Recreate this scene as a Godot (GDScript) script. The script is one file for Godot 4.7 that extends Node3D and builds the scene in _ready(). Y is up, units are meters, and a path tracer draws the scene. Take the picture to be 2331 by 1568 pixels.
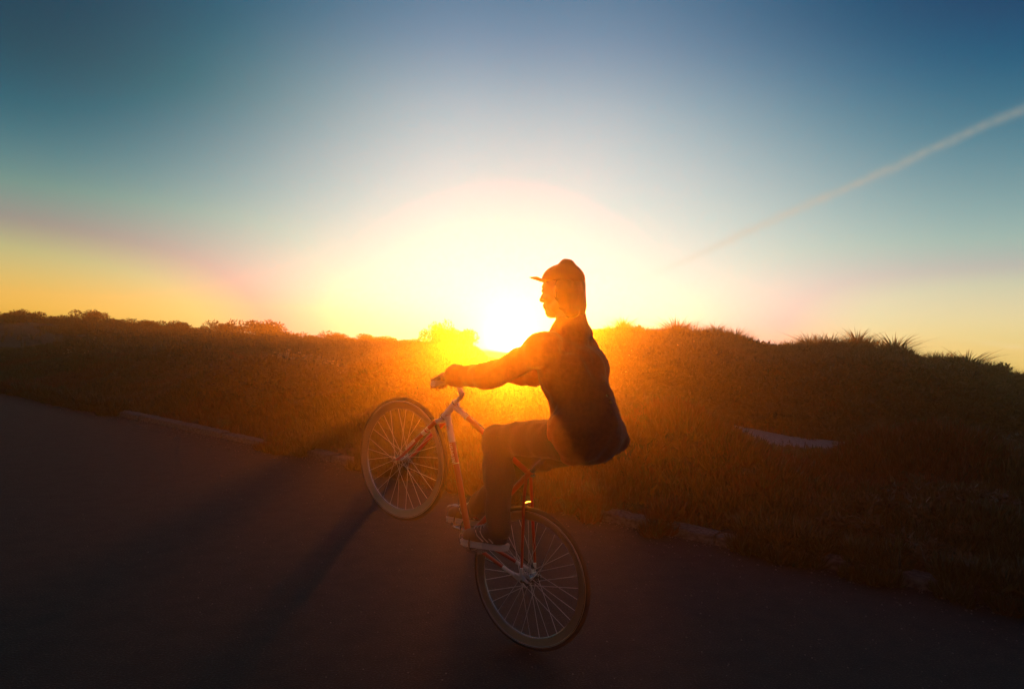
extends Node3D

const F := 1637.0          # focal length of the lens, in units of a 2331 wide frame
const EYE := 1.45
const PITCH := 0.009774
const ROLL := 0.0576
const TQ := Vector2(-0.797, -0.604)   # along the road edge (x, z)
const NS := Vector2(0.604, -0.797)    # away from the road
const EDGE := 5.59
const HEAD := Vector3(-0.797, 0, -0.603)
const LEFT := Vector3(-0.603, 0, 0.797)

var rng := RandomNumberGenerator.new()
var bumps := FastNoiseLite.new()
var fine := FastNoiseLite.new()
var used := {}
var M := {}

# ------------------------------------------------------------------ helpers
func numbered(called: String) -> String:
	if not used.has(called):
		used[called] = 0
		return called
	used[called] += 1
	return "%s_%03d" % [called, used[called]]

func tag(o: Node, label := "", category := "", group := "", kind := "") -> Node:
	if label: o.set_meta("label", label)
	if category: o.set_meta("category", category)
	if group: o.set_meta("group", group)
	if kind: o.set_meta("kind", kind)
	return o

func thing(called: String, label: String, category: String, at := Vector3.ZERO, group := "") -> Node3D:
	var o := Node3D.new()
	o.name = numbered(called)
	add_child(o)
	o.position = at
	tag(o, label, category, group)
	return o

func put(called: String, mesh: Mesh, mat: Material, parent: Node, xf := Transform3D()) -> MeshInstance3D:
	var o := MeshInstance3D.new()
	o.name = numbered(called) if parent == self else called
	o.mesh = mesh
	o.material_override = mat
	o.transform = xf
	parent.add_child(o, true)
	return o

func P0(px: float, py: float, depth: float) -> Vector3:
	return Vector3((px - 1165.5) / F * depth, EYE + (800.0 - py) / F * depth, -depth)

# the photographer held the camera a little aslant
func P(px: float, py: float, depth: float) -> Vector3:
	var p := P0(px, py, depth) - Vector3(0, EYE, 0)
	return p.rotated(Vector3(0, 0, 1), ROLL) + Vector3(0, EYE, 0)

func lean(o: Node3D) -> void:
	var t := Transform3D(Basis(Vector3(0, 0, 1), ROLL), Vector3.ZERO)
	var c := Vector3(0, EYE, 0)
	o.transform = Transform3D(Basis(), c) * t * Transform3D(Basis(), -c) * o.transform

func nth(i: int) -> String:
	return ["first", "second", "third", "fourth", "fifth", "sixth", "seventh", "eighth", "ninth", "tenth", "eleventh", "twelfth", "thirteenth", "fourteenth", "fifteenth", "sixteenth", "seventeenth", "eighteenth", "nineteenth", "twentieth", "twenty-first", "twenty-second", "twenty-third", "twenty-fourth", "twenty-fifth", "twenty-sixth", "twenty-seventh", "twenty-eighth", "twenty-ninth", "thirtieth", "thirty-first", "thirty-second", "thirty-third", "thirty-fourth", "thirty-fifth"][i]

func st_new() -> SurfaceTool:
	var st := SurfaceTool.new()
	st.begin(Mesh.PRIMITIVE_TRIANGLES)
	return st

func done(st: SurfaceTool) -> ArrayMesh:
	return st.commit()

func tri(st: SurfaceTool, a: Vector3, b: Vector3, c: Vector3, n := Vector3.ZERO) -> void:
	# corners in either order; the face looks along n (or as wound)
	var f := (c - a).cross(b - a)
	if n == Vector3.ZERO: n = f.normalized()
	if f.dot(n) < 0:
		var t := b
		b = c
		c = t
	for p in [a, b, c]:
		st.set_normal(n)
		st.add_vertex(p)

func quad(st: SurfaceTool, a: Vector3, b: Vector3, c: Vector3, d: Vector3, n := Vector3.ZERO) -> void:
	tri(st, a, b, c, n)
	tri(st, a, c, d, n)

func vtri(st: SurfaceTool, p: Array, n: Array) -> void:
	var f: Vector3 = (p[2] - p[0]).cross(p[1] - p[0])
	var o := [0, 1, 2]
	if f.dot(n[0] + n[1] + n[2]) < 0: o = [0, 2, 1]
	for i in o:
		st.set_normal(n[i])
		st.add_vertex(p[i])

# a tube along points with radii, round, smooth
func tube(st: SurfaceTool, pts: Array, rad: Array, seg := 10, caps := true, closed := false) -> void:
	var rings := []
	var nrm := []
	var prev := Vector3.ZERO
	var count := pts.size()
	for i in count:
		var a: Vector3 = pts[(i - 1 + count) % count] if closed else pts[maxi(i - 1, 0)]
		var b: Vector3 = pts[(i + 1) % count] if closed else pts[mini(i + 1, count - 1)]
		var t := (b - a).normalized()
		var side: Vector3
		if prev == Vector3.ZERO:
			side = t.cross(Vector3.UP if absf(t.y) < 0.9 else Vector3.RIGHT).normalized()
		else:
			side = (prev - t * prev.dot(t)).normalized()
		prev = side
		var up := t.cross(side)
		var r: float = rad[i] if rad.size() > 1 else rad[0]
		var ring := []
		var nr := []
		for k in seg:
			var an := TAU * k / seg
			var dirv := side * cos(an) + up * sin(an)
			ring.append(pts[i] + dirv * r)
			nr.append(dirv)
		rings.append(ring)
		nrm.append(nr)
	for i in (count if closed else count - 1):
		var j := (i + 1) % count
		for k in seg:
			var l := (k + 1) % seg
			vtri(st, [rings[i][k], rings[j][k], rings[j][l]], [nrm[i][k], nrm[j][k], nrm[j][l]])
			vtri(st, [rings[i][k], rings[j][l], rings[i][l]], [nrm[i][k], nrm[j][l], nrm[i][l]])
	if caps and not closed:
		for e in [0, count - 1]:
			var o: Vector3 = (pts[0] - pts[1]) if e == 0 else (pts[count - 1] - pts[count - 2])
			for k in seg:
				tri(st, pts[e], rings[e][k], rings[e][(k + 1) % seg], o.normalized())

func bar(a: Vector3, b: Vector3, ra: float, rb := -1.0, seg := 12) -> ArrayMesh:
	var st := st_new()
	tube(st, [a, b], [ra, rb if rb > 0 else ra], seg)
	return done(st)

func box(st: SurfaceTool, c: Vector3, s: Vector3, b := Basis()) -> void:
	var h := s / 2
	for ax in 3:
		for sg in [-1.0, 1.0]:
			var n := Vector3.ZERO
			n[ax] = sg
			var u := Vector3.ZERO
			var v := Vector3.ZERO
			u[(ax + 1) % 3] = h[(ax + 1) % 3]
			v[(ax + 2) % 3] = h[(ax + 2) % 3]
			var o := n * h[ax]
			quad(st, c + b * (o - u - v), c + b * (o + u - v), c + b * (o + u + v), c + b * (o - u + v), (b * n).normalized())

# surface of revolution round the local z axis; profile of (radius, z)
func lathe_z(st: SurfaceTool, prof: Array, seg := 64, c := Vector3.ZERO, closed := false) -> void:
	var n := prof.size()
	for i in (n if closed else n - 1):
		var a: Vector2 = prof[i]
		var b: Vector2 = prof[(i + 1) % n]
		var d := (b - a).normalized()
		var nn := Vector2(d.y, -d.x)
		for k in seg:
			var t0 := TAU * k / seg
			var t1 := TAU * (k + 1) / seg
			var d0 := Vector3(cos(t0), sin(t0), 0)
			var d1 := Vector3(cos(t1), sin(t1), 0)
			var z := Vector3(0, 0, 1)
			var n0 := d0 * nn.x + z * nn.y
			var n1 := d1 * nn.x + z * nn.y
			var p00 := c + d0 * a.x + z * a.y
			var p01 := c + d1 * a.x + z * a.y
			var p10 := c + d0 * b.x + z * b.y
			var p11 := c + d1 * b.x + z * b.y
			vtri(st, [p00, p10, p11], [n0, n0, n1])
			vtri(st, [p00, p11, p01], [n0, n1, n1])

func mat(col: Color, rough := 0.7, metal := 0.0) -> StandardMaterial3D:
	var m := StandardMaterial3D.new()
	m.albedo_color = col.linear_to_srgb()
	m.roughness = rough
	m.metallic = metal
	return m

func noise_tex(freq: float, type: int, a: Color, b: Color, sd: int, size := 512, c := Color(-1, 0, 0), oct := 4) -> NoiseTexture2D:
	var n := FastNoiseLite.new()
	n.seed = sd
	n.noise_type = type
	n.frequency = freq
	n.fractal_octaves = oct
	var t := NoiseTexture2D.new()
	t.width = size
	t.height = size
	t.seamless = true
	t.noise = n
	var g := Gradient.new()
	g.set_color(0, a.linear_to_srgb())
	g.set_color(1, b.linear_to_srgb())
	if c.r >= 0: g.add_point(0.5, c.linear_to_srgb())
	t.color_ramp = g
	return t

func height_tex(freq: float, type: int, sd: int, size := 512, oct := 4) -> NoiseTexture2D:
	var n := FastNoiseLite.new()
	n.seed = sd
	n.noise_type = type
	n.frequency = freq
	n.fractal_octaves = oct
	var t := NoiseTexture2D.new()
	t.width = size
	t.height = size
	t.seamless = true
	t.noise = n
	return t

# ------------------------------------------------------------------ solid figures from a distance field (surface nets)
# bones: [a, b, ra, rb] tapered capsules, or [centre, radii, basis] ellipsoids; joined with a smooth minimum of width k
func field_into(st: SurfaceTool, bones: Array, cell: float, k: float, wrinkle := 0.0, wfreq := 9.0, cut := []) -> void:
	var lo := Vector3.ONE * 1e9
	var hi := Vector3.ONE * -1e9
	var boxes := []
	for b in bones:
		var l: Vector3
		var h: Vector3
		var m := Vector3.ONE * (cell * 2.5 + k)
		if b[1] is Vector3 and b.size() == 4:
			l = b[0].min(b[1]) - Vector3.ONE * maxf(b[2], b[3]) - m
			h = b[0].max(b[1]) + Vector3.ONE * maxf(b[2], b[3]) + m
		else:
			var r: float = maxf(b[1].x, maxf(b[1].y, b[1].z))
			l = b[0] - Vector3.ONE * r - m
			h = b[0] + Vector3.ONE * r + m
		boxes.append([l, h])
		lo = lo.min(l)
		hi = hi.max(h)
	var nx := int((hi.x - lo.x) / cell) + 2
	var ny := int((hi.y - lo.y) / cell) + 2
	var nz := int((hi.z - lo.z) / cell) + 2
	var g := PackedFloat32Array()
	g.resize(nx * ny * nz)
	g.fill(1.0)
	for bi in bones.size():
		var b: Array = bones[bi]
		var l: Vector3 = (boxes[bi][0] - lo) / cell
		var h: Vector3 = (boxes[bi][1] - lo) / cell
		var caps: bool = b.size() == 4
		var a: Vector3 = b[0]
		var e: Vector3 = b[1]
		var ab := e - a
		var inv := 1.0 / maxf(ab.length_squared(), 1e-9)
		var bt: Basis = Basis() if caps else (b[2] as Basis).transposed()
		var rmin: float = 0.0 if caps else minf(e.x, minf(e.y, e.z))
		for zi in range(int(l.z), mini(int(h.z) + 1, nz)):
			for yi in range(int(l.y), mini(int(h.y) + 1, ny)):
				for xi in range(int(l.x), mini(int(h.x) + 1, nx)):
					var p := lo + Vector3(xi, yi, zi) * cell
					var d: float
					if caps:
						var ap := p - a
						var t := clampf(ap.dot(ab) * inv, 0.0, 1.0)
						d = (ap - ab * t).length() - lerpf(b[2], b[3], t)
					else:
						var q := bt * (p - a)
						var k0 := (q / e).length()
						var k1 := (q / (e * e)).length()
						d = k0 * (k0 - 1.0) / maxf(k1, 1e-6) if k0 > 0.05 else -rmin
					var at := xi + nx * (yi + ny * zi)
					var o := g[at]
					var hh := maxf(k - absf(o - d), 0.0) / k
					g[at] = minf(o, d) - hh * hh * k * 0.25
	if wrinkle > 0.0 or cut.size():
		for zi in nz:
			for yi in ny:
				for xi in nx:
					var at := xi + nx * (yi + ny * zi)
					if g[at] < cell * 3.0 and g[at] > -cell * 4.0:
						var p := lo + Vector3(xi, yi, zi) * cell
						if wrinkle > 0.0: g[at] += wrinkle * fine.get_noise_3dv(Vector3(p.x, p.y * 0.6, p.z) * wfreq * 10.0)
						for c in cut: g[at] = maxf(g[at], (p - c[0]).dot(c[1]))
	# one vertex in each cell that the surface crosses
	var cellv := {}
	var corner := [Vector3i(0, 0, 0), Vector3i(1, 0, 0), Vector3i(0, 1, 0), Vector3i(1, 1, 0), Vector3i(0, 0, 1), Vector3i(1, 0, 1), Vector3i(0, 1, 1), Vector3i(1, 1, 1)]
	var off := PackedInt32Array()
	for c in corner: off.append(c.x + nx * (c.y + ny * c.z))
	var edges := [[0, 1], [2, 3], [4, 5], [6, 7], [0, 2], [1, 3], [4, 6], [5, 7], [0, 4], [1, 5], [2, 6], [3, 7]]
	var pos := []
	var nor := []
	for zi in nz - 1:
		for yi in ny - 1:
			var row := nx * (yi + ny * zi)
			for xi in nx - 1:
				var at := row + xi
				var v0 := g[at]
				if v0 > cell * 2.0 or v0 < -cell * 2.0: continue
				var mask := 0
				for c in 8:
					if g[at + off[c]] < 0: mask |= 1 << c
				if mask == 0 or mask == 255: continue
				var s := Vector3.ZERO
				var n := 0
				for e in edges:
					var va := g[at + off[e[0]]]
					var vb := g[at + off[e[1]]]
					if (va < 0) != (vb < 0):
						s += Vector3(corner[e[0]]).lerp(Vector3(corner[e[1]]), va / (va - vb))
						n += 1
				cellv[at] = pos.size()
				pos.append(lo + (Vector3(xi, yi, zi) + s / n) * cell)
				var gr := Vector3(g[at + off[1]] + g[at + off[3]] + g[at + off[5]] + g[at + off[7]] - g[at] - g[at + off[2]] - g[at + off[4]] - g[at + off[6]],
					g[at + off[2]] + g[at + off[3]] + g[at + off[6]] + g[at + off[7]] - g[at] - g[at + off[1]] - g[at + off[4]] - g[at + off[5]],
					g[at + off[4]] + g[at + off[5]] + g[at + off[6]] + g[at + off[7]] - g[at] - g[at + off[1]] - g[at + off[2]] - g[at + off[3]])
				nor.append(gr.normalized())
	var strides := [1, nx, nx * ny]
	for at in cellv:
		for ax in 3:
			var u: int = strides[(ax + 1) % 3]
			var w: int = strides[(ax + 2) % 3]
			var a := g[at]
			if at + strides[ax] >= g.size(): continue
			if (a < 0) == (g[at + strides[ax]] < 0): continue
			if not (cellv.has(at - u) and cellv.has(at - w) and cellv.has(at - u - w)): continue
			var q := [cellv[at], cellv[at - u], cellv[at - u - w], cellv[at - w]]
			vtri(st, [pos[q[0]], pos[q[1]], pos[q[2]]], [nor[q[0]], nor[q[1]], nor[q[2]]])
			vtri(st, [pos[q[0]], pos[q[2]], pos[q[3]]], [nor[q[0]], nor[q[2]], nor[q[3]]])

func field(bones: Array, cell: float, k: float, wrinkle := 0.0, wfreq := 9.0, cut := []) -> ArrayMesh:
	var st := st_new()
	field_into(st, bones, cell, k, wrinkle, wfreq, cut)
	return done(st)

# ------------------------------------------------------------------ terrain
const ROWS := [[-200, 730], [0, 738], [120, 744], [280, 755], [400, 763], [480, 770], [580, 782], [700, 786], [820, 793], [940, 796], [1050, 794], [1078, 806], [1105, 832], [1165, 840], [1240, 838], [1300, 815], [1335, 782], [1380, 776], [1450, 775], [1520, 784], [1600, 788], [1680, 798], [1720, 814], [1760, 816], [1820, 814], [1900, 811], [1950, 818], [1990, 834], [2060, 842], [2120, 854], [2190, 858], [2220, 866], [2331, 888], [2600, 905]]
const FARS := [[-200, 27.0], [120, 29.0], [900, 34.0], [1165, 34.0], [1300, 29.0], [1400, 24.0], [1700, 21.0], [2220, 18.5], [2600, 17.0]]
const MOUNDS := [[-3.6, -12.2, 0.72, 2.8, 1.4], [-1.5, -10.0, 0.30, 1.5, 0.9], [2.0, -8.0, 0.66, 1.2, 0.9], [-0.8, -8.7, 0.56, 3.4, 0.8], [4.75, -7.9, 0.60, 1.15, 0.9], [3.3, -9.2, -0.3, 1.0, 0.8], [-8.5, -17.5, 0.40, 3.0, 1.8], [7.5, -13.5, 0.25, 2.2, 1.6], [-1.0, -17.0, 0.25, 3.5, 2.0], [8.0, -8.5, 0.35, 2.0, 1.4]]
const PATH := [Vector2(11.5, -10.0), Vector2(8.5, -10.8), Vector2(5.8, -11.2), Vector2(4.4, -11.7), Vector2(3.5, -13.0)]

func table(t: Array, x: float) -> float:
	if x <= t[0][0]: return t[0][1]
	for i in t.size() - 1:
		if x <= t[i + 1][0]:
			var f: float = (x - t[i][0]) / (t[i + 1][0] - t[i][0])
			return lerpf(t[i][1], t[i + 1][1], f)
	return t[-1][1]

func past_edge(x: float, z: float) -> float:
	return NS.x * x + NS.y * z - EDGE

func path_gap(x: float, z: float) -> float:
	var best := 1e9
	var p := Vector2(x, z)
	for i in PATH.size() - 1:
		best = minf(best, p.distance_to(Geometry2D.get_closest_point_to_segment(p, PATH[i], PATH[i + 1])))
	return best

func H(x: float, z: float) -> float:
	var s := past_edge(x, z)
	if s <= 0.0: return -0.06
	var d := maxf(-z, 1.5)
	var az := clampf(x / d, -0.8, 1.1)
	var px := 1165.5 + F * az
	var far := table(FARS, px)
	var de := clampf(EDGE / maxf(0.604 * az + 0.797, 0.1), 2.0, far - 6.0)
	var hc := EYE + (800.0 - table(ROWS, px) + (px - 1165.5) * ROLL) / F * far
	var r := clampf((d - de - 1.5) / (far - de - 1.5), 0.0, 1.0)
	var h := hc * (r * r * (3.0 - 2.0 * r) * 0.75 + 0.25 * r)
	if d > far: h = hc - (hc + 0.5) * smoothstep(far, far + 16.0, d)
	var near := smoothstep(0.0, 1.4, s)
	h += 0.16 * near
	for m in MOUNDS:
		var v := Vector2(x - m[0], z - m[1])
		var a: float = v.dot(TQ) / m[3]
		var b: float = v.dot(NS) / m[4]
		h += m[2] * exp(-(a * a + b * b)) * near
	h += near * (bumps.get_noise_2d(x, z) * 0.32 * (1.0 - 0.6 * r) + bumps.get_noise_2d(x * 3.1 + 50, z * 3.1) * (0.13 + 0.05 * r))
	if z < 2.0:
		var g := path_gap(x, z)
		if g < 2.4: h = lerpf(0.13 + 0.055 * maxf(d - 10.0, 0.0), h, smoothstep(0.85, 2.4, g))
	return maxf(h, -0.05)

func sight(x: float, z: float) -> bool:
	return z < -1.0 and absf(x / -z) < 0.86

func slope_up(x: float, z: float) -> Vector3:
	return Vector3(H(x - 0.15, z) - H(x + 0.15, z), 0.3, H(x, z - 0.15) - H(x, z + 0.15)).normalized()

func build_terrain() -> void:
	var xs := []
	var zs := []
	var x := 0.0
	while x < 42.0:
		xs.append(x)
		if x > 0: xs.push_front(-x)
		x += 0.16 + 0.022 * x
	var z := 9.0
	while z > -52.0:
		zs.append(z)
		z -= 0.18 + 0.016 * absf(z)
	var st := st_new()
	var nx := xs.size()
	var grid := PackedVector3Array()
	for zz in zs:
		for xx in xs:
			grid.append(Vector3(xx, H(xx, zz), zz))
	for j in zs.size():
		for i in nx:
			var a := grid[j * nx + maxi(i - 1, 0)]
			var b := grid[j * nx + mini(i + 1, nx - 1)]
			var c := grid[maxi(j - 1, 0) * nx + i]
			var e := grid[mini(j + 1, zs.size() - 1) * nx + i]
			var n := (b - a).cross(e - c)
			if n.y < 0: n = -n
			st.set_normal(n.normalized())
			st.add_vertex(grid[j * nx + i])
	for j in zs.size() - 1:
		for i in nx - 1:
			var a := j * nx + i
			for q in [a, a + nx, a + 1, a + 1, a + nx, a + nx + 1]: st.add_index(q)
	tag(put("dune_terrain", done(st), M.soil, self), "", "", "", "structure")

func edge_point(q: float, s: float, y := 0.0) -> Vector3:
	var p := TQ * q + NS * (EDGE + s)
	return Vector3(p.x, y, p.y)

func build_road() -> void:
	var st := st_new()
	var n := 90
	var w := 26
	for i in n:
		for j in w:
			var q0 := -22.0 + 76.0 * i / n
			var q1 := -22.0 + 76.0 * (i + 1) / n
			var s0 := 0.0 - 13.0 * j / w
			var s1 := 0.0 - 13.0 * (j + 1) / w
			var c := []
			for v in [[q0, s0], [q1, s0], [q1, s1], [q0, s1]]:
				c.append(edge_point(v[0], v[1], 0.012 * bumps.get_noise_2d(v[0] * 2.0, v[1] * 2.0) + 0.01))
			var nn := []
			for v in [[q0, s0], [q1, s0], [q1, s1], [q0, s1]]:
				nn.append(Vector3.UP)
			vtri(st, [c[0], c[1], c[2]], [nn[0], nn[1], nn[2]])
			vtri(st, [c[0], c[2], c[3]], [nn[0], nn[2], nn[3]])
	tag(put("road", done(st), M.asphalt, self), "", "", "", "structure")
	# the kerb: worn concrete stones end to end
	var k := Node3D.new()
	k.name = numbered("kerb")
	add_child(k)
	tag(k, "", "", "", "structure")
	var variants := []
	for v in 4:
		var ks := st_new()
		var L := 1.17
		var prof := [Vector2(0.0, -0.12), Vector2(0.006, 0.068), Vector2(0.012, 0.08), Vector2(0.024, 0.087), Vector2(0.17, 0.092), Vector2(0.19, 0.08), Vector2(0.2, -0.12)]
		var cuts := 9
		for i in cuts:
			for j in prof.size() - 1:
				var pts := []
				for e in [[i, j], [i + 1, j], [i + 1, j + 1], [i, j + 1]]:
					var f: float = float(e[0]) / cuts
					var p: Vector2 = prof[e[1]]
					var chip := 0.012 * bumps.get_noise_3d(f * 260.0 + v * 77.0, p.y * 300.0, v * 31.0)
					if f == 0.0 or f == 1.0: p = p.lerp(Vector2(0.1, 0.0), 0.03)
					pts.append(Vector3((f - 0.5) * L, p.y + chip, p.x + chip))
				var out: Vector3 = (pts[1] - pts[0]).cross(pts[3] - pts[0])
				var mid: Vector3 = (pts[0] + pts[2]) / 2 - Vector3(0, 0, 0.1)
				if out.dot(Vector3(0, mid.y, mid.z)) < 0: out = -out
				quad(ks, pts[0], pts[1], pts[2], pts[3], out.normalized())
		for f in [-0.5, 0.5]:
			for j in prof.size() - 2:
				var c := Vector2(0.1, 0.0)
				var p: Vector2 = prof[j].lerp(c, 0.03)
				var p2: Vector2 = prof[j + 1].lerp(c, 0.03)
				tri(ks, Vector3(f * L, -0.1, 0.1), Vector3(f * L, p.y, p.x), Vector3(f * L, p2.y, p2.x), Vector3(f, 0, 0).normalized())
		variants.append(done(ks))
	var b := Basis(Vector3(TQ.x, 0, TQ.y), Vector3.UP, Vector3(NS.x, 0, NS.y))
	for i in 29:
		var q := -8.0 + 1.19 * i
		var turn := b * Basis.from_euler(Vector3(rng.randf_range(-0.03, 0.02), rng.randf_range(-0.008, 0.008), rng.randf_range(-0.006, 0.006)))
		put("kerb_stone", variants[i % 4], M.concrete, k, Transform3D(turn, edge_point(q, 0.01 + rng.randf_range(-0.008, 0.008), rng.randf_range(-0.012, 0.006))))
	# the sandy path behind the mounds
	var ps := st_new()
	for i in PATH.size() - 1:
		for kx in 8:
			for jy in 6:
				var c := []
				for e in [[kx, jy], [kx + 1, jy], [kx + 1, jy + 1], [kx, jy + 1]]:
					var f: float = e[0] / 8.0
					var a: Vector2 = PATH[i]
					var m: Vector2 = a.lerp(PATH[i + 1], f)
					var d0: Vector2 = (PATH[mini(i + 1, PATH.size() - 1)] - PATH[maxi(i - 1, 0)]).normalized()
					var d1: Vector2 = (PATH[mini(i + 2, PATH.size() - 1)] - PATH[i]).normalized()
					var dv := d0.lerp(d1, f).normalized()
					m += Vector2(-dv.y, dv.x) * ((e[1] / 6.0 - 0.5) * 1.35)
					c.append(Vector3(m.x, H(m.x, m.y) + 0.03, m.y))
				quad(ps, c[0], c[1], c[2], c[3], Vector3.UP)
	tag(put("path", done(ps), M.sand, self), "", "", "", "structure")

# ------------------------------------------------------------------ plants
func blade(st: SurfaceTool, base: Vector3, dirv: Vector3, height: float, lean: float, w: float, droop: float) -> void:
	var side := dirv.cross(Vector3.UP).normalized()
	var pts := []
	var n := 4
	for i in n + 1:
		var t := float(i) / n
		pts.append(base + Vector3.UP * (height * (t - droop * t * t * t)) + dirv * (lean * t * t + 0.02 * t))
	var nn := (Vector3.UP * 0.5 - dirv).normalized()
	for i in n:
		var w0 := w * (1.0 - float(i) / n * 0.85)
		var w1 := w * (1.0 - float(i + 1) / n * 0.95)
		if i == n - 1: tri(st, pts[i] - side * w0, pts[i] + side * w0, pts[i + 1], nn)
		else: quad(st, pts[i] - side * w0, pts[i] + side * w0, pts[i + 1] + side * w1, pts[i + 1] - side * w1, nn)

func tuft_mesh(n: int, height: float, spread: float, w: float, sd: int) -> ArrayMesh:
	var r := RandomNumberGenerator.new()
	r.seed = sd
	var st := st_new()
	for i in n:
		var a := r.randf() * TAU
		var d := Vector3(cos(a), 0, sin(a))
		var h := height * r.randf_range(0.45, 1.0)
		blade(st, d * (r.randf() * spread * 0.35), d, h, spread * r.randf_range(0.2, 1.2), w, r.randf_range(0.0, 0.35))
	return done(st)

func iceplant_mesh(sd: int) -> ArrayMesh:
	# fleshy three-sided fingers that curve upwards
	var r := RandomNumberGenerator.new()
	r.seed = sd
	var st := st_new()
	for i in 13:
		var a := r.randf() * TAU
		var tilt := r.randf_range(0.25, 1.25)
		var d := Vector3(cos(a) * sin(tilt), cos(tilt), sin(a) * sin(tilt))
		var side := d.cross(Vector3(0.3, 1, 0.2)).normalized()
		var top := side.cross(d).normalized()
		var L := r.randf_range(0.05, 0.095)
		var w := 0.0075
		var base := Vector3(cos(a), 0, sin(a)) * r.randf() * 0.035
		var mid := base + d * L * 0.55
		var tip := base + d * L + Vector3.UP * L * 0.25
		var s0 := [base + side * w, base - side * w, base - top * w * 1.4]
		var s1 := [mid + side * w, mid - side * w, mid - top * w * 1.4]
		var outs := [top, (-side - top).normalized(), (side - top).normalized()]
		for k in 3:
			quad(st, s0[k], s0[(k + 1) % 3], s1[(k + 1) % 3], s1[k], outs[k])
			tri(st, s1[k], s1[(k + 1) % 3], tip, outs[k])
	return done(st)

func scrub_mesh(sd: int, n: int, rx: float, ry: float, leaf: float) -> ArrayMesh:
	var r := RandomNumberGenerator.new()
	r.seed = sd
	var st := st_new()
	var lumps := []
	for i in 7:
		lumps.append([Vector3(r.randf_range(-0.6, 0.6) * rx, r.randf_range(0.35, 0.75) * ry, r.randf_range(-0.6, 0.6) * rx), r.randf_range(0.28, 0.5)])
	for i in n:
		var l: Array = lumps[r.randi() % lumps.size()]
		var v := Vector3(r.randfn(), r.randfn(), r.randfn()).normalized() * pow(r.randf(), 0.4)
		var p: Vector3 = l[0] + v * Vector3(rx, ry, rx) * l[1]
		if p.y < 0.01: p.y = r.randf() * 0.1 * ry
		var d := (v + Vector3(r.randfn(), r.randfn() + 0.8, r.randfn()) * 0.55).normalized()
		var side := d.cross(Vector3(r.randfn(), r.randfn(), r.randfn())).normalized()
		var L := leaf * r.randf_range(0.6, 1.4)
		var nn := side.cross(d).normalized()
		if nn.y < 0: nn = -nn
		tri(st, p - side * L * 0.22, p + side * L * 0.22, p + d * L * 0.55, nn)
		tri(st, p - side * L * 0.2 + d * L * 0.25, p + side * L * 0.2 + d * L * 0.25, p + d * L, nn)
	return done(st)

func scatter(called: String, meshes: Array, spots: Array, mats: Material, label: String, category: String) -> void:
	# spots: [Transform3D, Color], shared out over the variants
	var parent := Node3D.new()
	parent.name = numbered(called)
	add_child(parent)
	tag(parent, label, category, "", "stuff")
	for v in meshes.size():
		var mine := []
		for i in range(v, spots.size(), meshes.size()): mine.append(spots[i])
		var mm := MultiMesh.new()
		mm.transform_format = MultiMesh.TRANSFORM_3D
		mm.use_colors = true
		mm.mesh = meshes[v]
		mm.instance_count = mine.size()
		for i in mine.size():
			mm.set_instance_transform(i, mine[i][0])
			mm.set_instance_color(i, mine[i][1])
		var o := MultiMeshInstance3D.new()
		o.name = "clumps"
		o.multimesh = mm
		o.material_override = mats
		tag(o, "", "", "", "stuff")
		parent.add_child(o, true)

func covered(q: float) -> bool:
	# where the ice plant spills over the kerb
	return (q > 3.15 and q < 6.4) or (q > 7.3 and q < 8.1) or (q > 2.5 and q < 2.68) or q > 12.3 or (q > 1.3 and q < 1.95) or q < 0.2 or (q < 1.3 and bumps.get_noise_1d(q * 14.0 + 7.0) > -0.02)

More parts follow.
